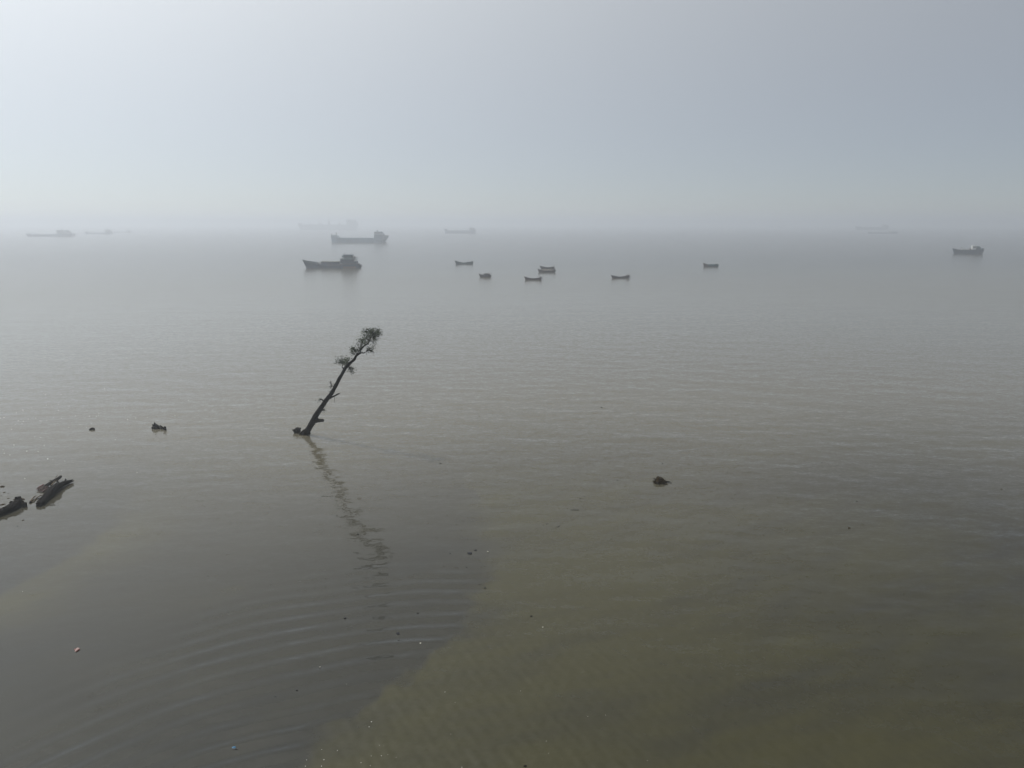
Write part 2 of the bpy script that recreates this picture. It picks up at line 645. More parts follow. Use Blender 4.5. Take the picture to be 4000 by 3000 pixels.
branch([(420, 1345, 70), (455, 1335, 52), (490, 1322, 45), (530, 1310, 42), (560, 1302, 40), (571, 1300, 34)], offs=[0, -.2, -.45, -.7, -.9, -1.0], wob=.12)
branch([(690, 905, 30), (665, 892, 10), (650, 876, 8), (640, 862, 8), (634, 845, 7), (638, 815, 2)])
branch([(740, 820, 26), (752, 830, 14), (758, 836, 7)], 'branch_stub')
branch([(765, 760, 26), (752, 748, 10)], 'branch_stub')
branch([(640, 970, 30), (624, 964, 12), (619, 968, 6)], 'branch_stub')
branch([(520, 1170, 40), (500, 1172, 18), (490, 1185, 9)], 'branch_stub')
branch([(520, 1195, 40), (543, 1200, 16), (552, 1212, 6)], 'branch_stub')
branch([(400, 1330, 50), (380, 1335, 20), (371, 1342, 9)], 'branch_stub')
branch([(470, 1310, 40), (480, 1296, 14), (492, 1294, 6)], 'branch_stub', offs=[-.2, -.3, -.4])
branch([(695, 1008, 6), (700, 1040, 4), (699, 1070, 4), (706, 1098, 3)], 'hanging_vine', m='twig', offs=[-.4, -.4, -.4, -.4])
# roots spreading at the waterline
bm = bmesh.new()
for dx, dy in ((-.75, -.1), (-.55, .35), (.3, .5), (.2, -.45), (-.35, -.4)):
    b0 = T_BASE + Vector((dx * .25, dy * .25, .28))
    tube(bm, *resample([b0, T_BASE + Vector((dx * .6, dy * .6, .10)), T_BASE + Vector((dx * 1.05, dy * 1.05, -.15))], [.20, .13, .07], 3), 7, .15)
tpart('root', bm, M['bark'])


def leaf_cluster(cx, cy, rx, ry, n, anchor, off=0.0, dens=1.0, droop=.3):
    n = int(n * .75)
    rx, ry = rx * 1.22, ry * 1.22
    """Twigs from an anchor point into a cloud of small narrow leaves, some hanging."""
    s = tsc(cx, cy)
    a = on_tree(*anchor)
    c = on_tree(cx, cy, off)
    verts, faces = [], []
    bmt = bmesh.new()
    tips = []
    for k in range(max(5, n // 40)):
        while True:
            q = Vector((random.uniform(-1, 1), random.uniform(-1, 1), random.uniform(-1, 1)))
            if q.length < 1:
                break
        t = c + Vector((q.x * rx * s, q.y * (rx + ry) * .5 * s, q.z * ry * s))
        mid = a.lerp(t, .55) + Vector((random.uniform(-.1, .1), random.uniform(-.1, .1), random.uniform(0, .18)))
        tube(bmt, *resample([a, mid, t, t + Vector((random.uniform(-.12, .12), random.uniform(-.12, .12), random.uniform(-.22, .06)))], [.022, .014, .009, .005], 2), 4, 0)
        tips.append((mid, t))
    tpart('twig', bmt, M['twig'])
    for k in range(n):
        mid, t = random.choice(tips)
        p = mid.lerp(t, random.uniform(.35, 1.15)) + Vector((random.gauss(0, .15), random.gauss(0, .15), random.gauss(0, .13)))
        L = random.uniform(.10, .19)
        W = L * random.uniform(.36, .55)
        d = Vector((random.gauss(0, 1), random.gauss(0, 1), random.gauss(-droop, .6))).normalized()
        sd = d.cross(Vector((random.gauss(0, 1), random.gauss(0, 1), random.gauss(0, 1)))).normalized()
        nn = d.cross(sd) * (W * .25)
        i0 = len(verts)
        verts += [p, p + d * L * .5 + sd * W * .5 + nn, p + d * L, p + d * L * .5 - sd * W * .5 + nn]
        faces += [(i0, i0 + 1, i0 + 2), (i0, i0 + 2, i0 + 3)]
    mm = bpy.data.meshes.new('leaf_cluster')
    mm.from_pydata([v - T_BASE for v in verts], [], faces)
    mm.materials.append(M['leaf'])
    o = bpy.data.objects.new('leaf_cluster', mm)
    COL.objects.link(o)
    o.parent = tree
    o['kind'] = 'stuff'
    return o


for c in ((1188, 178, 60, 52, 420, (1178, 215), 0), (1232, 205, 38, 40, 220, (1165, 240), .5), (1208, 268, 34, 60, 260, (1150, 275), -.4), (1190, 345, 30, 38, 90, (1140, 300), .3),
          (1112, 195, 40, 52, 200, (1146, 280), -.3), (1068, 250, 36, 42, 190, (1132, 310), .4), (1095, 300, 30, 34, 110, (1115, 340), -.5), (1005, 312, 46, 46, 200, (1022, 425), .3),
          (1012, 372, 22, 40, 60, (1022, 420), .0), (938, 405, 40, 44, 210, (975, 490), -.3), (895, 455, 24, 22, 45, (960, 495), .2), (975, 445, 32, 30, 70, (985, 475), .3), (1128, 410, 56, 38, 130, (1090, 450), .2),
          (1165, 385, 30, 30, 50, (1090, 450), -.3), (1190, 452, 9, 14, 14, (1130, 430), 0), (790, 552, 62, 34, 230, (798, 598), .2), (738, 548, 34, 26, 70, (795, 605), -.3), (862, 562, 48, 32, 150, (840, 640), -.3),
          (815, 600, 30, 36, 60, (835, 655), .2), (898, 672, 44, 40, 130, (850, 640), .3), (925, 700, 20, 22, 30, (860, 640), -.1), (498, 1068, 12, 9, 22, (500, 1064), -.2),
          (550, 1205, 12, 10, 20, (545, 1202), 0), (640, 920, 16, 22, 16, (655, 890), 0), (635, 850, 10, 16, 14, (636, 845), 0)):
    leaf_cluster(*c)

# ------------------------------------------------------------------ stumps and logs in the water
def ring_stump(levels, px0, py0, k, seg=12, noise=.14):
    """Stack of uneven rings: (height above water, left, right) in photograph units -> solid stump, local to its base."""
    g = ground(px0, py0)
    s = scale_at(g) * k
    bm = bmesh.new()
    rings = []
    for z, xl, xr in levels:
        c, hw = (xl + xr) / 2 * s, (xr - xl) / 2 * s
        ring = []
        for i in range(seg):
            an = 2 * math.pi * i / seg
            f = 1 + random.uniform(-noise, noise)
            ring.append(Vector((c + math.cos(an) * hw * f, math.sin(an) * hw * .85 * f, z * s + random.uniform(-.03, .03))))
        rings.append(ring)
    loft(bm, rings)
    return g, bm


# stump beside the tree (zoom units of the tree crop)
g, bm = ring_stump([(-20, -40, 45), (2, -42, 46), (18, -46, 44), (34, -52, 42), (46, -40, 50), (58, -22, 46), (66, -14, 16)], *tp(202, 1492), KZ)
st = empty('tree_stump', g, 'low dark blocky stump just left of the leaning tree foot', 'tree stump')
obj('stump_block', bm, M['rot'], st)
bm = bmesh.new()
s = scale_at(g) * KZ
tube(bm, [(-40 * s, 0, 34 * s), (-52 * s, -.05, 42 * s), (-56 * s, -.08, 30 * s)], [.07, .05, .02], 6, .2)
obj('splinter', bm, M['rot'], st)
bm = bmesh.new()
tube(bm, [(40 * s, 0, 50 * s), (50 * s, 0, 64 * s)], [.08, .04], 6, .2)
obj('splinter', bm, M['rot'], st)

K2 = 360 / 2212.0


def q2(x, y):
    return 330 + x * K2, 1620 + y * K2


g, bm = ring_stump([(-14, -64, 66), (4, -62, 64), (22, -54, 60), (38, -36, 50), (48, -14, 24)], *q2(184, 358), K2, 12, .1)
st = empty('drift_log_end', g, 'small rounded dark lump with a tiny spur, leftmost of the stumps beyond the logs', 'stump')
obj('lump', bm, M['rot'], st)
bm = bmesh.new()
s = scale_at(g) * K2
tube(bm, [(-50 * s, 0, 12 * s), (-74 * s, -.02, 12 * s)], [.05, .02], 5, .2)
obj('spur', bm, M['rot'], st)
bm = bmesh.new()
tube(bm, [(50 * s, -.1, 20 * s), (66 * s, -.14, 2 * s)], [.07, .06], 5, .2)
obj('spur', bm, M['rot'], st)

g, bm = ring_stump([(-25, -50, 95), (0, -45, 90), (25, -40, 88), (45, -38, 85), (70, -34, 80), (90, -36, 62), (112, -26, 34), (132, -16, 14), (150, -8, 4), (162, -3, 3)], *q2(1700, 332), K2, 12, .12)
st = empty('jagged_stump', g, 'jagged black stump with one tall pointed spike left of the leaning tree', 'tree stump')
obj('stump_block', bm, M['rot'], st)
bm = bmesh.new()
s = scale_at(g) * K2
tube(bm, [(-40 * s, 0, 5 * s), (-62 * s, -.05, 22 * s), (-72 * s, -.06, 44 * s)], [.14, .10, .04], 6, .25)
obj('root_stub', bm, M['rot'], st)
bm = bmesh.new()
tube(bm, [(-36 * s, -.1, 60 * s), (-34 * s, -.12, 108 * s), (-30 * s, -.12, 120 * s)], [.07, .05, .02], 6, .2)
obj('root_stub', bm, M['rot'], st)
bm = bmesh.new()
tube(bm, [(78 * s, 0, 0), (105 * s, -.1, 70 * s), (116 * s, -.1, 80 * s), (112 * s, -.1, 50 * s)], [.13, .10, .05, .03], 6, .2)
obj('root_stub', bm, M['rot'], st)
bm = bmesh.new()
tube(bm, [(90 * s, -.1, -10 * s), (120 * s, -.15, 8 * s), (110 * s, -.15, 22 * s)], [.14, .10, .05], 6, .2)
obj('root_stub', bm, M['rot'], st)

g = ground(*q2(1860, 338))
s = scale_at(g) * K2
st = empty('broken_root', g, 'two thin upright root spikes between jagged stump and square block', 'root')
for pts, rr in (([(-25, 0, -20), (-20, 0, 40), (-28, 0, 80), (-14, 0, 92)], [.07, .06, .06, .03]), ([(0, -.05, -20), (12, -.05, 30), (10, -.05, 62), (16, -.05, 68)], [.12, .10, .07, .04])):
    bm = bmesh.new()
    tube(bm, [Vector((x * s, y, z * s)) for x, y, z in pts], rr, 6, .2)
    obj('root_spike', bm, M['rot'], st)

g, bm = ring_stump([(-20, -36, 34), (0, -34, 36), (20, -36, 38), (45, -40, 36), (62, -44, 34), (72, -14, 30), (90, 2, 20)], *q2(1932, 362), K2, 10, .14)
st = empty('block_stump', g, 'squat square black stump, right neighbour of the jagged spiked stump', 'tree stump')
obj('stump_block', bm, M['rot'], st)
bm = bmesh.new()
s = scale_at(g) * K2
tube(bm, [(20 * s, -.1, 40 * s), (40 * s, -.14, 44 * s)], [.09, .05], 6, .2)
obj('knot', bm, M['rot'], st)

# big wrecked timbers on the left (zoom units of the crop at 0,1800)
K3 = 360 / 2133.0


def q3(x, y):
    return x * K3, 1800 + y * K3


def beam_mesh(prof, seg_noise=.13, flat=.8):
    """Irregular squared timber along ground points: (zx, zy, half width m, centre height m, half height m)."""
    C = [ground(*q3(x, y)) for x, y, *_ in prof]
    rings = []
    for i, (x, y, hw, zc, hh) in enumerate(prof):
        a, b2 = C[max(0, i - 1)], C[min(len(C) - 1, i + 1)]
        d = (b2 - a).normalized()
        sd = Vector((d.y, -d.x, 0)).normalized()
        ring = []
        for k in range(10):
            an = 2 * math.pi * (k + .5) / 10
            cx_, sz_ = math.cos(an), math.sin(an)
            cx_ = math.copysign(abs(cx_) ** flat, cx_)
            sz_ = math.copysign(abs(sz_) ** flat, sz_)
            f = 1 + random.uniform(-seg_noise, seg_noise)
            ring.append(C[i] + sd * (cx_ * hw * f) + Vector((0, 0, zc + sz_ * hh * f)) + d * random.uniform(-.12, .12))
        rings.append(ring)
    return C, rings


def wreck(name, prof, m, label, cat, base=0):
    C, rings = beam_mesh(prof)
    o = Vector((C[base].x, C[base].y, 0))
    root = empty(name, o, label, cat)
    bm = bmesh.new()
    loft(bm, [[p - o for p in r] for r in rings])
    obj('timber', bm, m, root)
    return root, o, C


root, o, C = wreck('wrecked_timber',
                   [(905, 1050, .20, .12, .22), (960, 1010, .24, .16, .26), (1040, 935, .23, .20, .30), (1120, 860, .25, .22, .32), (1200, 790, .27, .25, .33), (1290, 715, .27, .28, .33), (1370, 655, .24, .28, .28),
                    (1385, 645, .18, .22, .22), (1470, 590, .17, .20, .20), (1560, 545, .15, .18, .19), (1620, 520, .11, .14, .13), (1690, 497, .05, .13, .05)],
                   M['timber'], 'largest black waterlogged timber lying in the water with a stepped broken tip', 'driftwood')
s3 = scale_at(o) * K3


def loc3(zx, zy, z=0.0):
    return ground(*q3(zx, zy)) - o + Vector((0, 0, z))


bm = bmesh.new()
tube(bm, [loc3(875, 1060, .06), loc3(930, 1045, .14), loc3(1000, 1010, .16)], [.20, .24, .22], 9, .12)
obj('butt_end', bm, M['rot'], root)
for pts, rr in (([loc3(880, 890, .02), loc3(930, 885, .05), loc3(985, 880, .08)], [.05, .07, .06]), ([loc3(900, 940, .04), loc3(960, 935, .08)], [.06, .07]),
                ([loc3(1330, 600, .42), loc3(1365, 590, .48)], [.12, .05]), ([loc3(1640, 505, .16), loc3(1700, 490, .22)], [.05, .02])):
    bm = bmesh.new()
    tube(bm, pts, rr, 6, .2)
    obj('splinter', bm, M['timber'], root)
bm = bmesh.new()
tube(bm, [loc3(1175, 690, .30), loc3(1200, 660, .33), loc3(1260, 620, .40), loc3(1330, 575, .46)], [.03, .05, .06, .03], 6, .2)
obj('pale_edge', bm, M['splint'], root)
tag(root.children[-1], 'pale split wood along the upper edge')

root, o, C = wreck('drift_plank', [(1030, 640, .13, .10, .09), (1090, 610, .15, .16, .10), (1170, 575, .16, .20, .11), (1260, 530, .15, .23, .11), (1350, 480, .13, .25, .10), (1400, 455, .12, .27, .12), (1425, 440, .09, .28, .10)],
                   M['timber'], 'narrow black plank floating behind the largest timber', 'driftwood')
bm = bmesh.new()
tube(bm, [loc3(1300, 460, .25), loc3(1325, 430, .28), loc3(1345, 415, .3)], [.025, .02, .01], 5, .2)
obj('splinter', bm, M['twig'], root)
bm = bmesh.new()
tube(bm, [loc3(960, 625, .1), loc3(1000, 600, .12), loc3(1040, 610, .1)], [.02, .03, .03], 5, .2)
obj('splinter', bm, M['twig'], root)
bm = bmesh.new()
tube(bm, [loc3(1060, 610, .05), loc3(1105, 610, .14), loc3(1135, 650, .05)], [.05, .07, .05], 6, .2)
obj('branch_stub', bm, M['rot'], root)

def snags(root, o, C, n, zc, seed):
    r = random.Random(seed)
    for k in range(n):
        i = r.randrange(1, len(C) - 1)
        p = C[i].lerp(C[i + 1], r.random()) - o + Vector((r.uniform(-.2, .2), r.uniform(-.2, .2), zc + r.uniform(-.05, .1)))
        d = Vector((r.gauss(-.2, .5), r.gauss(.2, .5), r.uniform(-.1, .35))).normalized() * r.uniform(.12, .30)
        bm = bmesh.new()
        tube(bm, [p - d * .3, p + d * .5, p + d + Vector((0, 0, r.uniform(-.08, .05)))], [r.uniform(.05, .10), .05, .015], 5, .25)
        obj('broken_snag', bm, M['timber'], root)


snags(root, o, C, 2, .20, 3)
for r_ in [x for x in COL.objects if x.name == 'wrecked_timber']:
    cs = [ground(*q3(x, y)) for x, y in ((905, 1050), (1040, 935), (1200, 790), (1370, 655), (1470, 590), (1620, 520))]
    snags(r_, Vector(r_.location), cs, 5, .40, 8)

# faded reddish netting spilled between them
g0 = ground(*q3(1000, 735))
nroot = empty('net_bundle', g0, 'faded reddish net bundle heaped between the two black timbers', 'net')
o = g0
bm = bmesh.new()
ring_o = [(850, 690), (860, 655), (930, 625), (1010, 600), (1090, 605), (1130, 640), (1105, 690), (1060, 725), (990, 735), (910, 735)]
top = [loc3(x, y, 0) for x, y in ring_o]
ctr = sum(top, Vector()) / len(top)
rings = []
for f, z in ((1.0, -.06), (1.0, .05), (.8, .12), (.45, .17), (.12, .19)):
    rings.append([ctr + (p - ctr) * f * random.uniform(.70, 1.12) + Vector((0, 0, z + random.uniform(-.05, .05))) for p in top])
loft(bm, rings)
obj('net_heap', bm, M['net'], nroot)
bm = bmesh.new()
for k in range(46):
    a_ = random.choice(top)
    b_ = random.choice(top)
    p = ctr + (a_ - ctr) * random.uniform(.3, 1)
    q = ctr + (b_ - ctr) * random.uniform(.3, 1)
    hz = lambda w: .06 + .14 * (1 - min(1, (w - ctr).length / 1.2))
    m_ = p.lerp(q, .5)
    tube(bm, [p + Vector((0, 0, hz(p))), m_ + Vector((0, 0, hz(m_) + .03)), q + Vector((0, 0, hz(q)))], .014, 4)
no_ = obj('net_cord', bm, M['net'], nroot)
bm = bmesh.new()
tube(bm, [loc3(850, 690, .1), loc3(920, 645, .16), loc3(1000, 605, .18), loc3(1030, 590, .18)], [.03, .035, .035, .02], 5, .2)
obj('head_rope', bm, M['dark_plastic'], nroot)

# broken branchwork in front of the big timber
g0 = ground(*q3(715, 970))
o = g0
broot = empty('drift_branch', g0, 'pale forked drift branch left of the largest timber butt', 'driftwood')
for pts, rr in (([(705, 965, .05), (740, 920, .08), (790, 870, .1), (830, 848, .12), (850, 850, .1)], [.07, .045, .04, .03, .02]),
                ([(735, 965, .03), (790, 945, .05), (840, 890, .07), (890, 855, .08), (950, 825, .08), (1000, 820, .06)], [.03, .03, .04, .04, .03, .02])):
    bm = bmesh.new()
    tube(bm, [loc3(*p) for p in pts], rr, 6, .15)
    obj('branch', bm, M['splint'], broot)
bm = bmesh.new()
tube(bm, [loc3(698, 975, .0), loc3(715, 960, .08)], [.09, .07], 7, .2)
obj('dark_knot', bm, M['rot'], broot)

# second log cut by the left edge of the frame
root, o, C = wreck('edge_log', [(-420, 1400, .30, .10, .30), (-200, 1345, .31, .12, .32), (0, 1262, .31, .14, .33), (120, 1215, .31, .16, .33), (240, 1165, .30, .18, .33), (350, 1110, .29, .2, .33), (430, 1065, .29, .22, .33), (500, 1050, .24, .2, .27), (545, 1055, .14, .12, .16)],
                   M['timber'], 'thick black log running out of frame at the left edge', 'driftwood', 4)
for nm, pts, rr, mm_ in (('root_knob', [loc3(385, 1035, .38), loc3(420, 1020, .50), loc3(450, 1015, .50), loc3(490, 1030, .36)], [.10, .17, .18, .12], 'rot'),
                         ('root_knob', [loc3(330, 1040, .30), loc3(385, 1030, .40)], [.06, .10], 'rot'),
                         ('broken_end', [loc3(520, 1080, .1), loc3(575, 1060, .16), loc3(612, 1040, .16)], [.20, .22, .10], 'rot'),
                         ('pale_splinter', [loc3(470, 985, .28), loc3(530, 985, .32), loc3(585, 985, .30)], [.07, .09, .05], 'splint'),
                         ('splinter', [loc3(230, 1075, .3), loc3(290, 1060, .38)], [.06, .04], 'rot')):
    bm = bmesh.new()
    tube(bm, pts, rr, 8, .18)
    obj(nm, bm, M[mm_], root)

snags(root, o, C, 4, .38, 12)

# ------------------------------------------------------------------ floating weed and litter
def heap_mesh(rad, hgt, n, big=.18, seed=0):
    r = random.Random(seed)
    bm = bmesh.new()
    for k in range(n):
        f = math.sqrt(r.random())
        an = r.uniform(0, 6.283)
        z = hgt * (1 - f * f) * r.random()
        p = Vector((math.cos(an) * rad[0] * f, math.sin(an) * rad[1] * f, z))
        d = Vector((r.gauss(0, 1), r.gauss(0, 1), r.gauss(0, .45))).normalized() * big * r.uniform(.4, 1.2)
        w = r.uniform(.008, .022)
        sd = d.cross(Vector((0, 0, 1))).normalized() * w
        u = Vector((0, 0, w))
        vs = [bm.verts.new(v) for v in (p + sd, p - sd, p + u, p + d)]
        for t in ((0, 1, 3), (1, 2, 3), (2, 0, 3), (0, 2, 1)):
            bm.faces.new([vs[i] for i in t])
    return bm


g = ground(2578, 1884)
wr = empty('weed_clump', g, 'dark brown clump of matted branches and weed floating alone in open water', 'floating debris')
bm = bmesh.new()
rings = []
base = [(-.42, -.15), (-.30, -.34), (-.05, -.28), (.25, -.18), (.48, -.02), (.40, .15), (.15, .22), (-.12, .34), (-.40, .26), (-.48, .05)]
for f, z in ((1, -.08), (1, .05), (.80, .20), (.5, .36), (.2, .44)):
    rings.append([Vector((x * f * random.uniform(.78, 1.2) - .22 * (1 - f), y * f * random.uniform(.85, 1.15), z * random.uniform(.8, 1.2))) for x, y in base])
loft(bm, rings)
obj('weed_mat', bm, M['weed'], wr)
wt_ = obj('twig_mass', heap_mesh((.55, .42), .46, 420, .27, 3), M['weed'], wr)
wt_['kind'] = 'stuff'
for pts, rr in (([(.35, -.1, .08), (.62, -.06, .10), (.86, -.02, .05)], [.05, .035, .01]), ([(.55, -.08, .06), (.80, -.2, .03), (.86, -.3, .0)], [.03, .025, .01]), ([(-.25, -.3, .05), (-.18, -.6, .02), (-.08, -.72, .0)], [.05, .03, .01]),
                ([(.0, -.25, .05), (.25, -.5, .01), (.5, -.52, 0)], [.03, .025, .01]), ([(-.35, .1, .25), (-.55, .05, .3)], [.04, .015])):
    bm = bmesh.new()
    tube(bm, pts, rr, 5, .2)
    obj('twig', bm, M['scrap'], wr)


def scrap_mesh(name, size, seed, m, flat=.35, n=7):
    r = random.Random(seed)
    bm = bmesh.new()
    base = []
    for k in range(n):
        an = 2 * math.pi * k / n
        f = r.uniform(.6, 1.1)
        base.append((math.cos(an) * size[0] * f, math.sin(an) * size[1] * f))
    rings = []
    for f, z in ((1.0, -.25), (1.0, .25), (.7, .8), (.25, 1.0)):
        rings.append([Vector((x * f + r.uniform(-.1, .1) * size[0], y * f, z * flat * size[0] + r.uniform(-.05, .05) * size[0])) for x, y in base])
    loft(bm, rings)
    return bm


def scrap(name, px, py, w, label, cat, m, group=None, seed=1, aspect=.5, flat=.35):
    g = ground(px, py)
    s = scale_at(g)
    o_ = obj(name, scrap_mesh(name, (w * s * .52, w * s * .52 * aspect * 1.6), seed, m, flat), M[m], None, False, g)
    return tag(o_, label, cat, group)


for i, (x, y, w, lab) in enumerate((
        (8, 1900, 18, 'dark floating weed patch highest at the left frame edge'),
        (16, 1925, 17, 'dark weed tuft second below the top one at the left frame edge'),
        (4, 1938, 16, 'dark weed tuft cut by the frame just above the long thin weed'),
        (32, 1930, 13, 'thin weed shred right of the tufts at the left frame edge'),
        (33, 1948, 14, 'oval dark weed lump above the knobbed end of the left log'),
        (10, 1972, 24, 'wide reddish brown weed mat lying behind the log at the left edge'),
        (15, 1983, 18, 'dark weed strip touching the back of the log at the left edge'),
        (54, 1952, 12, 'pale brown weed sliver right of the oval weed lump'),
        (91, 2033, 16, 'dark weed scrap floating in front of the left log end'),
        (118, 1992, 8, 'small teal dark speck between the left log and the largest timber'),
        (68, 2055, 7, 'tiny dark speck below the left log'),
        (32, 1822, 6, 'tiny dark fleck in the water above the weed at the left edge'))):
    scrap('floating_weed', x, y, w, lab, 'floating weed', 'weed' if i not in (9, 10) else 'scrap', 'weed scraps drifting by the logs', 20 + i, .5, .22)

for i, (x, y, w, lab, m) in enumerate((
        (1399, 2088, 10, 'dark scrap floating inside the reflection of the leaning tree', 'scrap'),
        (1720, 1811, 11, 'dark twisted scrap right of the leaning tree shadow end', 'scrap'),
        (1030, 1827, 8, 'dark scrap floating left of the leaning tree reflection', 'scrap'),
        (1758, 2163, 8, 'black dot of debris right of the end of the tree reflection', 'scrap'),
        (1828, 2208, 9, 'brown upper scrap of a close pair near the silt line bend', 'weed'),
        (1822, 2217, 9, 'dark lower scrap of a close pair near the silt line bend', 'scrap'),
        (1835, 2162, 26, 'greyish drowned weed smear above the close pair of scraps', 'scrap_grey'),
        (1858, 2149, 12, 'greyish weed tip just right of the drowned weed smear', 'scrap_grey'),
        (1874, 2284, 8, 'thin dark scrap beside the bend in the silt line', 'scrap'),
        (1894, 2296, 9, 'faint grey scrap sitting on the bend in the silt line', 'scrap_grey'),
        (1632, 2395, 9, 'black scrap above the white litter by the silt line', 'scrap'),
        (1738, 2410, 10, 'grey submerged scrap left of the silt line', 'scrap_grey'),
        (1555, 2475, 20, 'wide dull weed blotch among the long ripples', 'scrap_grey'),
        (1350, 2349, 8, 'black dot above the bluish scrap in calm water', 'scrap'),
        (1347, 2413, 11, 'dull bluish scrap floating in calm water', 'scrap_grey'),
        (1160, 2697, 9, 'black scrap lying among the long ripples left of the white litter', 'scrap'),
        (1076, 2721, 7, 'thin dark shred in the long ripples', 'scrap'),
        (1024, 2897, 9, 'dark round scrap right of the blue plastic piece', 'weed'),
        (812, 2251, 6, 'tiny upright dark fleck in the calm water on the left', 'scrap'),
        (834, 2727, 8, 'grey green scrap in dark calm water left of the ripples', 'scrap_grey'),
        (2076, 2407, 11, 'dark scrap with a thin tail on the silty side of the line', 'scrap'),
        (2052, 2992, 14, 'dark scrap at the very bottom edge of the picture', 'scrap'),
        (2136, 2047, 8, 'black dot above and left of the forked twig', 'scrap'),
        (2122, 2053, 7, 'fainter dot left of the black dot by the forked twig', 'scrap_grey'),
        (2267, 1948, 8, 'black dot above the thin floating stick', 'scrap'),
        (2283, 1940, 7, 'smaller dark dot up right of the dot above the stick', 'scrap'),
        (2411, 1876, 7, 'black dot floating left of the weed clump', 'scrap'),
        (2588, 1811, 9, 'dark scrap floating above the weed clump', 'scrap'),
        (2350, 1592, 9, 'lone thin dark scrap farthest out in mid water', 'scrap'),
        (3318, 2063, 14, 'reddish brown scrap alone on the right side water', 'weed'),
        (3347, 1959, 8, 'black dot above the reddish scrap on the right', 'scrap'),
        (3912, 1911, 10, 'faint brown scrap near the right picture edge', 'weed'),
        (3210, 1808, 7, 'small dark dot high on the right side water', 'scrap'))):
    scrap('driftwood_scrap', x, y, w, lab, 'floating scrap', m, 'scraps scattered over the water', 60 + i, .5, .3)

for i, (x, y, w, lab) in enumerate((
        (1643, 2514, 15, 'white litter piece beside the silt line, farther of the two larger ones'),
        (1354, 2674, 12, 'white litter piece at the end of the long ripples, nearer of the two larger ones'),
        (1198, 2519, 8, 'small white fleck of litter above the long ripples'),
        (1250, 2605, 7, 'small yellowish white fleck of litter amid the long ripples'),
        (2121, 2450, 7, 'tiny white fleck on the green side below the tailed scrap'),
        (1905, 2155, 8, 'pale fleck at the top of the silt line'))):
    scrap('white_litter', x, y, w, lab, 'litter', 'white_plastic', 'white bits of floating litter', 120 + i, .55, .45)

# tiny white flecks added in place of sun glints, too many to be counted
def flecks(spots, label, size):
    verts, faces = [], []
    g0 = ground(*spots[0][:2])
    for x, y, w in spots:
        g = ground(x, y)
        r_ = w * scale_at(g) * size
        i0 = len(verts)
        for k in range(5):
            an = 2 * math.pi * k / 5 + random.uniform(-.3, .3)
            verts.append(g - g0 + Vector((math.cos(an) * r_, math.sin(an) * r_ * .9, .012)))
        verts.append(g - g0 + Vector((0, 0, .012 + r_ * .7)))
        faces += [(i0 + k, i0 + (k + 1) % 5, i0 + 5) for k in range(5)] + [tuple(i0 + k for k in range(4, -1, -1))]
    mm = bpy.data.meshes.new('painted_glints')
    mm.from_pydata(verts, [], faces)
    mm.materials.append(M['glint_paint'])
    o_ = bpy.data.objects.new('painted_glints', mm)
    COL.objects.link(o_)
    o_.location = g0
    tag(o_, label, 'glint_paint', None, 'stuff')


def z7(x, y):
    return x * .3617, 1500 + y * .3617


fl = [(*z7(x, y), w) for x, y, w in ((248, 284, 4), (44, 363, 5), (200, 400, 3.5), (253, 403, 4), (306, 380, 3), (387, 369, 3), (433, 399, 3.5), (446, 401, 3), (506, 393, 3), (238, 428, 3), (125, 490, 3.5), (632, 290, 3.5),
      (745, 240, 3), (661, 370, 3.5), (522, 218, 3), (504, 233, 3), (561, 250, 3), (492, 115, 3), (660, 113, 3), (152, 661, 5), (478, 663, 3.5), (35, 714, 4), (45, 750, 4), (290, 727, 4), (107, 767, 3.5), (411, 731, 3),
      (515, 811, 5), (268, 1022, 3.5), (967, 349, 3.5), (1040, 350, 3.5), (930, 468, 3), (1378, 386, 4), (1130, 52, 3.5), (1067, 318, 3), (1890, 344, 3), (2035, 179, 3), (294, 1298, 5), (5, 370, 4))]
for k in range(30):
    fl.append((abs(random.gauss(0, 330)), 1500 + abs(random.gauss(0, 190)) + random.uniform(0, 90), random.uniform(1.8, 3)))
flecks(fl, 'sparse white flecks standing in for sun glints on the water near the left edge', .5)
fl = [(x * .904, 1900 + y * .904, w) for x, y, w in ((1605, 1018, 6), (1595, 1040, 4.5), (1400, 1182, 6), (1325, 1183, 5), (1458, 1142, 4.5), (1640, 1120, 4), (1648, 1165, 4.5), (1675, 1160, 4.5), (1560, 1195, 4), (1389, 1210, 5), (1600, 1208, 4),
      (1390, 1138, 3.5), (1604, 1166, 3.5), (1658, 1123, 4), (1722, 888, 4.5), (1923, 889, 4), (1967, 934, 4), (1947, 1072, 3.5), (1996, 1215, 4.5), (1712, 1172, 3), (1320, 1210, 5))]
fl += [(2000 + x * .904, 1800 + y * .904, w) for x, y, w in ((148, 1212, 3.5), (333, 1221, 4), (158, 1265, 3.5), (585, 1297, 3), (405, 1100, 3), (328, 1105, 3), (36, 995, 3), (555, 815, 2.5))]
flecks(fl, 'loose white flecks standing in for sun glints on the green water at the bottom edge', .33)

# faded pink sheet folded over a dark edge
g = ground(300, 2546)
s = scale_at(g)
lr = empty('pink_litter', g, 'faded pink plastic sheet with a dark red fold floating at lower left', 'litter')
k_ = s * 100 / 2074.0


def ll(x, y, z):
    p = ground(260 + x * 100 / 2074.0, 2500 + y * 100 / 2074.0)
    return p - g + Vector((0, 0, z))


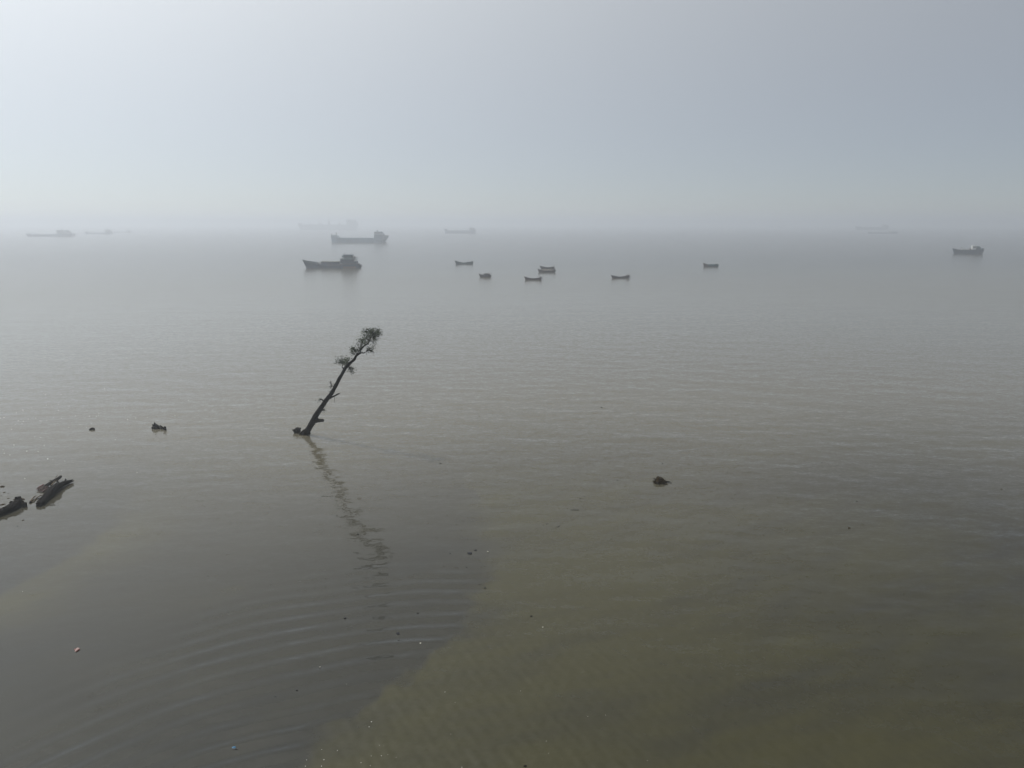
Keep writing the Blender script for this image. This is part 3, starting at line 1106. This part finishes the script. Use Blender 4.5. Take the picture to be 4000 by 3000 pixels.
bm = bmesh.new()
loft(bm, [[ll(660, 960, z0), ll(700, 880, z0 + .02), ll(800, 780, z0 + .06), ll(900, 730, z0 + .07), ll(1050, 735, z0 + .05), ll(1080, 760, z0 + .03), ll(880, 860, z0 + .04), ll(760, 950, z0 + .02)] for z0 in (0, .012)])
obj('sheet', bm, M['pink_plastic'], lr)
bm = bmesh.new()
tube(bm, [ll(750, 985, .015), ll(840, 935, .03), ll(950, 865, .035), ll(1100, 775, .03)], [.018, .022, .02, .014], 6, .2)
obj('dark_fold', bm, M['dark_plastic'], lr)
bm = bmesh.new()
loft(bm, [[ll(620, 760, z0), ll(660, 730, z0 + .02), ll(760, 760, z0 + .03), ll(740, 850, z0 + .02), ll(650, 860, z0)] for z0 in (-.01, .004)])
obj('red_corner', bm, M['dark_plastic'], lr)

g = ground(914, 2922)
br = empty('blue_litter', g, 'small bright blue plastic piece floating near the bottom edge', 'litter')
bm = scrap_mesh('x', (.10, .06), 5, 'x', .5)
obj('plastic_cap', bm, M['blue_plastic'], br)
bm = bmesh.new()
tube(bm, [(-.05, -.05, .01), (.06, -.07, .015), (.17, -.06, .01)], [.02, .025, .01], 6, .2)
obj('torn_strip', bm, M['dark_metal'], br)

# floating sticks
g = ground(2184, 2066)
tr = empty('forked_twig', g, 'dark forked twig floating on silty water right of the tree reflection', 'twig')
s = scale_at(g) * 300 / 2212.0
for pts, rr in (([(-170, 0), (-120, 10), (-60, 60), (10, 150), (40, 230)], [.01, .018, .018, .025, .012]), ([(-20, 190), (0, 170), (20, 160)], [.012, .02, .02]), ([(-10, 90), (10, 120)], [.02, .012])):
    bm = bmesh.new()
    tube(bm, [Vector((x * s, y * s, .012)) for x, y in pts], rr, 5, .2)
    obj('twig_arm', bm, M['scrap'], tr)
g = ground(2245, 1992)
s = scale_at(g) * 300 / 2212.0
bm = bmesh.new()
tube(bm, [(-140 * s, .03, .01), (-60 * s, .02, .012), (40 * s, 0, .014), (120 * s, -.02, .012), (140 * s, -.02, .01)], [.006, .012, .016, .018, .008], 5, .2)
tag(obj('floating_stick', bm, M['scrap'], None, False, g), 'thin straight stick floating flat above the forked twig', 'stick')

# ------------------------------------------------------------------ vessels
class Vessel:
    """Builds a vessel in its own frame: units of a traced crop turned into metres along x (length) and z (height)."""

    def __init__(self, name, px, py, unit, label, cat, group=None, yaw=0.0, wl=0.0):
        g = ground(px, py)
        s = scale_at(g) * unit
        tphi = g.x / g.y
        self.kx = s / (math.cos(yaw) - tphi * math.sin(yaw))
        self.kz = s
        self.root = empty(name, g, label, cat, group, yaw)

    def part(self, name, bm, m, parent=None, smooth=False, label=None):
        o_ = obj(name, bm, M[m], parent or self.root, smooth)
        if label:
            o_['label'] = label
        return o_

    def hull(self, st, well, m, name='hull', draft=.6, lip=.10, wl_paint=None):
        """st: (x at deck, x at waterline, deck height, half beam at deck, half beam at waterline[m]); well: depth of the open inside in units."""
        kx, kz = self.kx, self.kz
        rings = []
        for xd, xw, zd, bd, bw in st:
            w = well if isinstance(well, (int, float)) else 0
            xm = (xd * .55 + xw * .45) * kx
            zt = zd * kz
            bi = max(.01, bd - lip)
            zf = zt - w * kz
            XD, XW = xd * kx, xw * kx
            rings.append([Vector((XD, -bd, zt)), Vector((xm, -(bd * .6 + bw * .42), zt * .5)), Vector((XW, -bw, 0)), Vector((XW, -bw * .55, -draft)),
                          Vector((XW, bw * .55, -draft)), Vector((XW, bw, 0)), Vector((xm, bd * .6 + bw * .42, zt * .5)), Vector((XD, bd, zt)),
                          Vector((XD, bi, zt)), Vector((XD, bi * .96, zf)), Vector((XD, -bi * .96, zf)), Vector((XD, -bi, zt))])
        bm = bmesh.new()
        loft(bm, rings)
        return self.part(name, bm, m)

    def strake(self, st, dz, r, m, name='rub_rail', side=1.02):
        bm = bmesh.new()
        for sg in (-1, 1):
            pts = [Vector((xd * self.kx, sg * (bd * side + r * .3), zd * self.kz + dz)) for xd, xw, zd, bd, bw in st]
            tube(bm, pts, r, 5)
        return self.part(name, bm, m)

    def bx(self, name, x0, x1, hy, z0, z1, m, parent=None, taper=1.0, yc=0.0, shear=(0, 0), label=None):
        bm = bmesh.new()
        boxz(bm, x0 * self.kx, x1 * self.kx, yc - hy, yc + hy, z0 * self.kz, z1 * self.kz, taper=taper, shear=shear)
        bmesh.ops.bevel(bm, geom=bm.edges[:], offset=min(.05, hy * .1, (z1 - z0) * self.kz * .2), segments=1, affect='EDGES')
        return self.part(name, bm, m, parent, label=label)

    def pole(self, name, pts, r, m='dark_metal', parent=None, y=0.0, seg=6):
        bm = bmesh.new()
        tube(bm, [Vector((p[0] * self.kx, p[2] if len(p) > 2 else y, p[1] * self.kz)) for p in pts], r * 1.5, seg)
        return self.part(name, bm, m, parent)

    def rail(self, name, x0, x1, hy, z0, z1, n, r=.03, m='dark_metal', both=True, mid=True):
        bm = bmesh.new()
        for sg in ((-1, 1) if both else (-1,)):
            for k in range(n + 1):
                x = (x0 + (x1 - x0) * k / n) * self.kx
                tube(bm, [(x, sg * hy, z0 * self.kz), (x, sg * hy, z1 * self.kz)], r, 4)
            for zz in ((z1, (z0 + z1) / 2) if mid else (z1,)):
                tube(bm, [(x0 * self.kx, sg * hy, zz * self.kz), (x1 * self.kx, sg * hy, zz * self.kz)], r, 4)
        return self.part(name, bm, m)

    def windows(self, name, xs, w, hy, z0, z1, parent, m='glass'):
        for x in xs:
            for sg in (-1, 1):
                bm = bmesh.new()
                boxz(bm, (x - w / 2) * self.kx, (x + w / 2) * self.kx, sg * hy - .03, sg * hy + .03, z0 * self.kz, z1 * self.kz)
                self.part(name, bm, m, parent)


def small_boat(px, py, unit, L, zs, label, hull='brown_hull', rail='dark_metal', beam=.95, yaw=0.0, bow_in=22, bow_beam=.30, stern_beam=.55, well=30, deck='dark_deck'):
    """Open country boat; L = half length in units, zs = gunwale heights from bow to stern."""
    v = Vessel('country_boat', px, py, unit, label, 'boat', 'small boats anchored off the shore', yaw)
    n = len(zs)
    zs = [z + 7 * (abs(2 * i / (n - 1) - 1) ** 2.2) - 9 * (1 - abs(2 * i / (n - 1) - 1)) for i, z in enumerate(zs)]
    st = []
    for i, z in enumerate(zs):
        t = i / (n - 1)
        x = -L + 2 * L * t
        full = math.sin(math.pi * min(1, (t * .9 + .12))) ** .6
        b_ = max(beam * full, bow_beam if t < .5 else stern_beam)
        xw = -L + bow_in + (2 * L - bow_in - 6) * t
        st.append((x, xw, z, b_, b_ * .72))
    v.hull(st, well, hull, draft=.3, lip=.07)
    v.strake(st, -.05, .045, rail)
    # thwarts and end decks
    for t in (.32, .52, .70):
        x = -L + 2 * L * t
        zz = np.interp(t, np.linspace(0, 1, n), zs)
        v.bx('thwart', x - 5, x + 5, beam * .82, zz - 14, zz - 10, deck)
    for t0, t1 in ((.015, .17), (.86, .985)):
        za = np.interp((t0 + t1) / 2, np.linspace(0, 1, n), zs)
        bm = bmesh.new()
        c0 = [Vector(((-L + 2 * L * t) * v.kx, sg * max(.12, np.interp(t, [s_[0] / (2 * L) + .5 for s_ in st], [s_[3] for s_ in st]) - .12), np.interp(t, np.linspace(0, 1, n), zs) * v.kz - .05)) for t, sg in ((t0, -1), (t1, -1), (t1, 1), (t0, 1))]
        loft(bm, [[p + Vector((0, 0, -.06)) for p in c0], c0])
        v.part('end_deck', bm, deck)
    bm = bmesh.new()
    boxz(bm, (-L - 6) * v.kx, (-L + 5) * v.kx, -.10, .10, (zs[0] - 22) * v.kz, (zs[0] + 5) * v.kz)
    v.part('stem_post', bm, hull)
    return v


U2 = 440 / 2212.0
U3 = 480 / 2212.0


def p2(x, y):
    return 1740 + x * U2, 980 + y * U2


def p3(x, y):
    return 2360 + x * U3, 1000 + y * U3


v = small_boat(*p2(368, 262), U2, 176, [62, 52, 42, 40, 42, 46, 55], 'teal open boat with both ends raised, farthest left of the small boats', 'teal_hull', 'teal_house', yaw=.06)
v.pole('tiller_post', [(176, 10), (178, 66)], .03)
v.bx('engine_box', 60, 100, .35, 30, 50, 'teal_hull')
v.bx('bow_bundle', -168, -130, .30, 50, 70, 'tarp')

v = small_boat(*p2(780, 516), U2, 115, [62, 52, 48, 44, 40, 36], 'short brown boat with a humped cabin roof aft and a thin upright pole', 'brown_hull', beam=.85, yaw=-.05)
cab = v.bx('cabin', -25, 95, .72, 38, 70, 'brown_hull')
bm = bmesh.new()
for k in range(4):
    x0 = -27 + k * 31
    loft(bm, [[Vector(((x0 + 31 * u) * v.kx, sy * .78, (69 + 9 * math.sin(math.pi * u)) * v.kz + dz)) for u in (0, .25, .5, .75, 1)] + [Vector(((x0 + 31 * u) * v.kx, sy * .78, 66 * v.kz)) for u in (1, 0)] for sy, dz in ((-1, 0), (1, 0))])
v.part('cabin_roof', bm, 'grey_hull')
v.windows('cabin_window', (0, 35, 70), 14, .73, 48, 60, cab)
v.pole('upright_pole', [(118, 5), (121, 106)], .035)
v.pole('tiller', [(105, 44), (124, 22), (114, 6)], .05)

v = small_boat(*p2(2000, 358), U2, 140, [60, 54, 48, 44, 44, 44, 42], 'grey open boat moored behind a darker one, the farther of the pair', 'grey_hull', yaw=.03, well=34)
v.pole('upright_pole', [(132, 20), (133, 84)], .05)
v.bx('stern_locker', 95, 125, .4, 34, 48, 'grey_hull')
v = small_boat(*p2(1985, 421), U2, 170, [60, 52, 50, 49, 50, 52, 54], 'dark brown boat with pale deck moored alongside a grey one, nearer of the pair', 'brown_hull', beam=1.15, yaw=.02, well=8, deck='plank')
v.bx('deck_boards', -120, 130, .9, 40, 47, 'plank')
v.pole('rudder_post', [(160, 85), (168, 40), (178, 10)], .06)
v.bx('rudder', 166, 184, .05, 20, 50, 'brown_hull')

v = small_boat(*p2(1722, 573), U2, 168, [62, 50, 42, 40, 42, 46, 50], 'dark open boat with a bent long-tail motor shaft, nearest of the small boats', 'red_hull', beam=.95, yaw=-.03)
v.pole('motor_shaft', [(120, 80), (150, 68), (182, 62), (184, 34), (192, 14)], .04)
v.bx('propeller_guard', 184, 204, .08, 8, 16, 'dark_metal')
v.bx('motor', 132, 165, .22, 44, 60, 'dark_metal')
v.pole('mooring_post', [(-132, 40), (-131, 72)], .05)

v = small_boat(*p3(290, 401), U3, 158, [51, 44, 38, 36, 37, 42, 50], 'dark open boat right of the moored pair with a motor pole astern', 'brown_hull', beam=.95, yaw=.04)
v.pole('motor_shaft', [(115, 68), (150, 62), (182, 56)], .04)
v.pole('motor_leg', [(172, 40), (174, 0)], .10)
v.bx('stern_bundle', 105, 145, .4, 38, 56, 'dark_deck')
v.pole('bow_post', [(-110, 40), (-109, 56)], .05)

v = small_boat(*p3(1920, 194), U3, 134, [58, 50, 48, 46, 45, 44, 42], 'blunt brown and teal boat farthest right among the small boats', 'red_hull', beam=1.0, yaw=-.04, bow_in=12, bow_beam=.5)
v.bx('side_panel', -60, 130, 1.03, 8, 44, 'teal_hull', label='teal painted side planking')
v.bx('net_pile', -15, 20, .5, 34, 54, 'tarp')
v.bx('net_pile', 70, 105, .5, 34, 56, 'tarp')
v.pole('bow_post', [(-108, 48), (-100, 70)], .06)

# --- wooden cargo boat with a wheelhouse aft
U1 = 400 / 2212.0


def p1(x, y):
    return 1160 + x * U1, 880 + y * U1


v = Vessel('cargo_boat', *p1(770, 924), U1, 'dark teal wooden cargo boat with long raked bow and tall wheelhouse aft, nearest large vessel', 'cargo boat', None, .03)
st = [(-642, -540, 186, .10, .08), (-560, -490, 158, .9, .5), (-470, -420, 142, 1.7, 1.1), (-345, -330, 126, 2.2, 1.9), (-325, -312, 86, 2.3, 2.0), (-100, -100, 82, 2.6, 2.4), (180, 180, 82, 2.6, 2.4), (200, 200, 100, 2.8, 2.5), (400, 400, 106, 2.6, 2.2),
      (530, 520, 112, 2.2, 1.6), (552, 575, 76, 1.8, 1.2), (610, 608, 60, 1.5, .9)]
v.hull(st, 12, 'slate_hull', draft=1.2, lip=.14)
v.strake([s_ for s_ in st[:4]], -.35, .10, 'teal_house', 'bow_band')
v.strake([s_ for s_ in st[5:10]], -.25, .08, 'rust_hull', 'rub_rail')
bm = bmesh.new()
for sg in (-1, 1):
    loft(bm, [[Vector((x * v.kx, sg * (y + .02), 2 * v.kz)), Vector((x * v.kx, sg * (y + .10), 40 * v.kz)), Vector((x * v.kx, sg * (y - .1), 40 * v.kz)), Vector((x * v.kx, sg * (y - .3), 2 * v.kz))] for x, y in ((250, 2.62), (400, 2.40), (515, 1.85))])
v.part('hull_plating', bm, 'rust_hull', label='rust red plating low on the stern')
v.bx('bulwark_post', -460, -448, .08, 138, 160, 'dark_metal', yc=-1.6)
for x, z in ((-440, 156), (-425, 152), (-375, 148), (-355, 142), (-350, 142)):
    v.bx('bulwark_post', x - 4, x + 4, .07, 122, z, 'dark_metal', yc=-2.1)
v.bx('winch', -320, -280, .5, 94, 108, 'dark_metal')
v.rail('deck_rail', -335, -225, 2.2, 86, 122, 3, .05)
hatch = v.bx('cargo_hold', -222, 172, 2.0, 80, 140, 'slate_hull')
bm = bmesh.new()
loft(bm, [[Vector((x * v.kx, y, (z + 9 * (1 - (y / 2.2) ** 2)) * v.kz)) for y in (-2.3, -1.2, 0, 1.2, 2.3)] + [Vector((x * v.kx, y, 137 * v.kz)) for y in (2.3, -2.3)] for x, z in ((-230, 139), (-205, 150), (-60, 146), (100, 144), (160, 148), (180, 138))])
v.part('hold_cover', bm, 'tarp')
low = v.bx('deckhouse', 200, 450, 2.1, 104, 190, 'slate_hull')
aft = v.bx('aft_cabin', 450, 540, 2.0, 104, 146, 'slate_hull')
for x in (455, 482, 505, 537):
    for sg in (-1, 1):
        v.bx('awning_post', x - 3, x + 3, .06, 146, 192, 'dark_metal', yc=sg * 1.9)
v.bx('upper_deck', 190, 545, 2.3, 188, 196, 'teal_house')
wh = v.bx('wheelhouse', 262, 448, 1.6, 196, 276, 'teal_house', shear=(0, 0))
v.windows('wheelhouse_window', (290, 325, 360, 395, 430), 22, 1.62, 232, 258, wh)
v.windows('cabin_window', (235, 290, 345, 400), 22, 2.12, 140, 164, low)
v.bx('wheelhouse_roof', 250, 462, 1.9, 276, 286, 'slate_hull')
v.bx('bridge_wing', 236, 275, 2.0, 232, 268, 'teal_house', shear=(-.25, 0))
v.rail('upper_rail', 450, 540, 2.1, 196, 236, 5, .05)
v.bx('ladder_frame', 440, 455, .8, 196, 262, 'dark_metal')
v.pole('exhaust_stack', [(484, 196), (484, 256)], .16)
v.pole('mast', [(262, 280), (270, 318)], .07)
v.pole('mast', [(252, 268), (246, 296)], .06)
v.rail('fore_gallery_rail', 190, 245, 2.0, 150, 214, 3, .05)
v.pole('gallery_brace', [(190, 150, -2.0), (245, 212, -2.0)], .07)
v.pole('gallery_brace', [(190, 212, -2.0), (245, 150, -2.0)], .07)
v.bx('fore_locker', 185, 200, 1.4, 104, 150, 'slate_hull')
v.bx('stern_winch', 560, 590, .9, 70, 98, 'dark_metal')
bm = bmesh.new()
bmesh.ops.create_circle(bm, cap_ends=False, radius=.5, segments=12)
bm.free()
bm = bmesh.new()
pts = [Vector((626 * v.kx + .42 * math.cos(a_), -.6, 46 * v.kz + .42 * math.sin(a_))) for a_ in np.linspace(0, 2 * math.pi, 13)]
tube(bm, pts, .13, 6)
v.part('fender_tyre', bm, 'dark_metal')
v.pole('stern_boom', [(560, 92), (640, 68)], .07)

# --- coaster beyond it
v = Vessel('coastal_ship', *p1(1345, 378), U1, 'blue grey coaster with foremast at left and stepped bridge at right, fading into haze', 'ship', None, 0)
st = [(-605, -590, 168, .4, .3), (-590, -588, 163, 1.6, .8), (-520, -540, 156, 4.2, 3.0), (-460, -480, 148, 5.2, 4.4), (-425, -450, 106, 5.4, 4.9), (-300, -300, 98, 5.6, 5.4), (340, 340, 96, 5.6, 5.4), (352, 352, 122, 5.6, 5.2), (540, 500, 138, 5.0, 3.2),
      (640, 545, 142, 4.0, 1.2)]
v.hull(st, 8, 'ship_hull', draft=2.5, lip=.3)
v.strake(st[:5], -.5, .14, 'grey_house', 'bow_band')
v.bx('rudder', 545, 590, .3, -20, 14, 'dark_metal')
v.bx('forecastle_house', -560, -480, 2.6, 140, 166, 'ship_hull')
v.pole('foremast', [(-486, 150), (-486, 222)], .22)
v.pole('bow_light_post', [(-588, 165), (-588, 190)], .2)
for k in range(5):
    x0 = -400 + k * 145
    v.bx('hatch_cover', x0, x0 + 132, 4.2, 90, 106, 'ship_hull')
h1 = v.bx('deckhouse', 345, 545, 4.6, 120, 176, 'ship_hull')
h2 = v.bx('bridge', 350, 470, 4.2, 176, 226, 'grey_house')
v.windows('bridge_window', (362, 382, 402, 422, 442, 460), 13, 4.22, 204, 218, h2)
v.windows('cabin_window', (370, 410, 450, 490, 525), 12, 4.62, 146, 160, h1)
v.bx('bridge_roof', 342, 478, 5.0, 226, 234, 'ship_hull')
v.bx('accommodation', 470, 535, 3.6, 176, 204, 'grey_house')
fn = v.bx('funnel', 466, 518, 1.8, 200, 236, 'ship_hull', taper=.8)
v.pole('mast', [(398, 234), (404, 272)], .22)
v.pole('mast_yard', [(385, 246), (420, 250)], .14)
v.rail('aft_rail', 545, 630, 3.8, 138, 158, 6, .12)

# --- fishing trawler on the right
U4 = 200 / 2212.0


def p4(x, y):
    return 3680 + x * U4, 930 + y * U4


v = Vessel('fishing_trawler', *p4(1120, 690), U4, 'dark blue fishing vessel with white wheelhouse at the far right', 'fishing vessel', None, -.25)
st = [(-705, -590, 246, .08, .06), (-610, -540, 212, .9, .5), (-480, -440, 190, 1.6, 1.1), (-300, -290, 180, 2.1, 1.7), (100, 100, 180, 2.2, 1.9), (300, 300, 196, 2.2, 1.9), (520, 500, 205, 2.0, 1.5), (630, 585, 212, 1.7, 1.0)]
v.hull(st, 22, 'slate_hull', draft=1.0, lip=.12)
v.strake(st, -.25, .07, 'teal_hull')
bm = bmesh.new()
boxz(bm, 140 * v.kx, 260 * v.kx, -2.12, -2.00, 110 * v.kz, 166 * v.kz)
v.part('side_board', bm, 'grey_house')
wh = v.bx('wheelhouse', 130, 290, 1.2, 190, 350, 'white_house')
v.windows('wheelhouse_window', (168, 212, 256), 32, 1.22, 268, 320, wh)
v.bx('wheelhouse_roof', 118, 302, 1.45, 350, 362, 'white_house')
v.bx('engine_casing', 295, 490, 1.35, 190, 300, 'slate_hull')
v.bx('casing_top', 300, 440, 1.1, 300, 340, 'teal_house')
v.bx('aft_shelter', 535, 615, 1.3, 190, 258, 'slate_hull')
v.bx('fish_hold_cover', -320, -40, 1.3, 158, 204, 'cargo')
v.bx('fish_box', 20, 95, .9, 186, 232, 'rust_hull')
v.bx('deck_cargo', -180, 20, 1.2, 158, 196, 'cargo')
v.pole('fore_mast', [(-345, 170), (-345, 330)], .06)
v.pole('boom', [(-345, 270), (-290, 256), (-130, 240)], .06)
v.pole('mast', [(280, 360), (262, 410)], .06)
v.rail('bow_rail', -640, -520, .7, 200, 232, 3, .035)

# --- ships far out in the haze
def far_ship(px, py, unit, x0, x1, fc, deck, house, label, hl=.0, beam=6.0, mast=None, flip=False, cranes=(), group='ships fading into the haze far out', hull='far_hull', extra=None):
    """fc=(length, height) forecastle; house=(x from, x to, height); units relative to the middle of the hull."""
    v = Vessel('cargo_ship', px, py, unit, label, 'ship', group, 0)
    h = (x1 - x0) / 2
    r_ = h * .06
    st = [(-h, -h + r_, fc[1], beam * .06, .1), (-h + r_, -h + 1.6 * r_, fc[1] * .97, beam * .5, beam * .3), (-h + fc[0], -h + fc[0], fc[1] * .92, beam * .95, beam * .8), (-h + fc[0] * 1.15, -h + fc[0] * 1.15, deck, beam, beam * .9),
          (house[0] - 4, house[0] - 4, deck, beam, beam * .95), (house[0] + 4, house[0] + 4, deck * 1.18, beam, beam * .9), (h * .96, h * .93, deck * 1.35, beam * .9, beam * .6), (h, h * .96, deck * 1.4, beam * .75, beam * .4)]
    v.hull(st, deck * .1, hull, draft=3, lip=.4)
    n = 4
    xa, xb = -h + fc[0] * 1.3, house[0] - 12
    w = (xb - xa) / n
    for k in range(n):
        v.bx('hatch_cover', xa + k * w + w * .05, xa + (k + 1) * w - w * .05, beam * .7, deck * .8, deck * 1.1, hull)
    ho = v.bx('deckhouse', house[0], house[1], beam * .8, deck, deck + (house[2] - deck) * .62, 'grey_house')
    v.bx('bridge', house[0], house[0] + (house[1] - house[0]) * .62, beam * .85, deck + (house[2] - deck) * .62, house[2] * .97, 'grey_house')
    v.bx('funnel', house[0] + (house[1] - house[0]) * .66, house[0] + (house[1] - house[0]) * .95, beam * .3, deck + (house[2] - deck) * .62, deck + (house[2] - deck) * .9, hull, taper=.8)
    if mast:
        v.pole('foremast', [(-h + fc[0] * .7, fc[1]), (-h + fc[0] * .7, mast)], .25)
    v.pole('radar_mast', [(house[0] + (house[1] - house[0]) * .3, house[2] * .9), (house[0] + (house[1] - house[0]) * .3, house[2] * 1.12)], .25)
    for cxp, ch in cranes:
        bm = bmesh.new()
        s_ = 14
        boxz(bm, (cxp - s_) * v.kx, (cxp + s_) * v.kx, -1.6, 1.6, deck * v.kz, (ch * .72) * v.kz, taper=.7)
        tube(bm, [(cxp * v.kx, 0, ch * .68 * v.kz), (cxp * v.kx, 0, ch * v.kz)], .8, 6)
        tube(bm, [(cxp * v.kx, 0, ch * .66 * v.kz), ((cxp + 46) * v.kx, 0, ch * .78 * v.kz)], .6, 6)
        v.part('deck_crane', bm, 'grey_house')
    if extra:
        extra(v)
    return v


U5 = 500 / 2212.0
U6 = 760 / 2212.0
U7 = 600 / 2212.0
far_ship(60 + 602 * U5, 840 + 368 * U5, U5, 185, 1020, (130, 50), 34, (160, 345, 108), 'hazy ship with a large stern house nearest the left picture edge', beam=7)
far_ship(60 + 1437 * U5, 840 + 328 * U5, U5, 1205, 1670, (70, 42), 22, (140, 215, 76), 'smaller hazy ship right of the leftmost one with a low flat hull', beam=5)
far_ship(60 + 1850 * U5, 840 + 300 * U5, U5, 1700, 2000, (40, 18), 11, (100, 146, 42), 'faintest low ship close behind the second ship from the left', beam=4)
far_ship(1140 + 415 * U6, 820 + 222 * U6, U6, 70, 760, (62, 72), 50, (216, 330, 112), 'very faint bulk carrier with deck cranes behind the coaster', beam=12, mast=92, hull='grey_house', cranes=((-215, 84), (-100, 96), (12, 132), (126, 100)))
far_ship(1140 + 1914 * U6, 820 + 265 * U6, U6, 1735, 2095, (36, 48), 30, (106, 168, 64), 'pale grey hazy ship right of the coaster, alone in the middle distance', beam=6)
far_ship(2960 + 1635 * U7, 840 + 212 * U7, U7, 1400, 1870, (52, 50), 34, (158, 228, 72), 'grey hazy ship on the right with its house at the right end', beam=8, hull='ship_hull')
far_ship(2960 + 1794 * U7, 840 + 264 * U7, U7, 1580, 2008, (40, 18), 13, (110, 205, 30), 'thin low barge-like ship just below the hazy ship on the right', beam=5)
far_ship(2960 + 290 * U7, 840 + 172 * U7, U7, 140, 440, (40, 24), 20, (90, 140, 30), 'barely visible faint ship on the horizon right of centre', beam=8)

# ------------------------------------------------------------------ haze
HB = 8300.0
bm = bmesh.new()
boxz(bm, -HB, HB, -HB, HB, -2.5, 38.0)
hz = obj('haze', bm, bpy.data.materials.new('haze_air'))
tag(hz, 'thin pale haze over the water', kind='stuff')
hm = hz.data.materials[0]
hm.use_nodes = True
hn = hm.node_tree
hn.nodes.clear()
ho_ = hn.nodes.new('ShaderNodeOutputMaterial')
hv = hn.nodes.new('ShaderNodeVolumePrincipled')
hv.inputs['Color'].default_value = (.86, .90, .965, 1)
hv.inputs['Density'].default_value = 0.00106
hv.inputs['Anisotropy'].default_value = 0.65
hn.links.new(hv.outputs[0], ho_.inputs['Volume'])
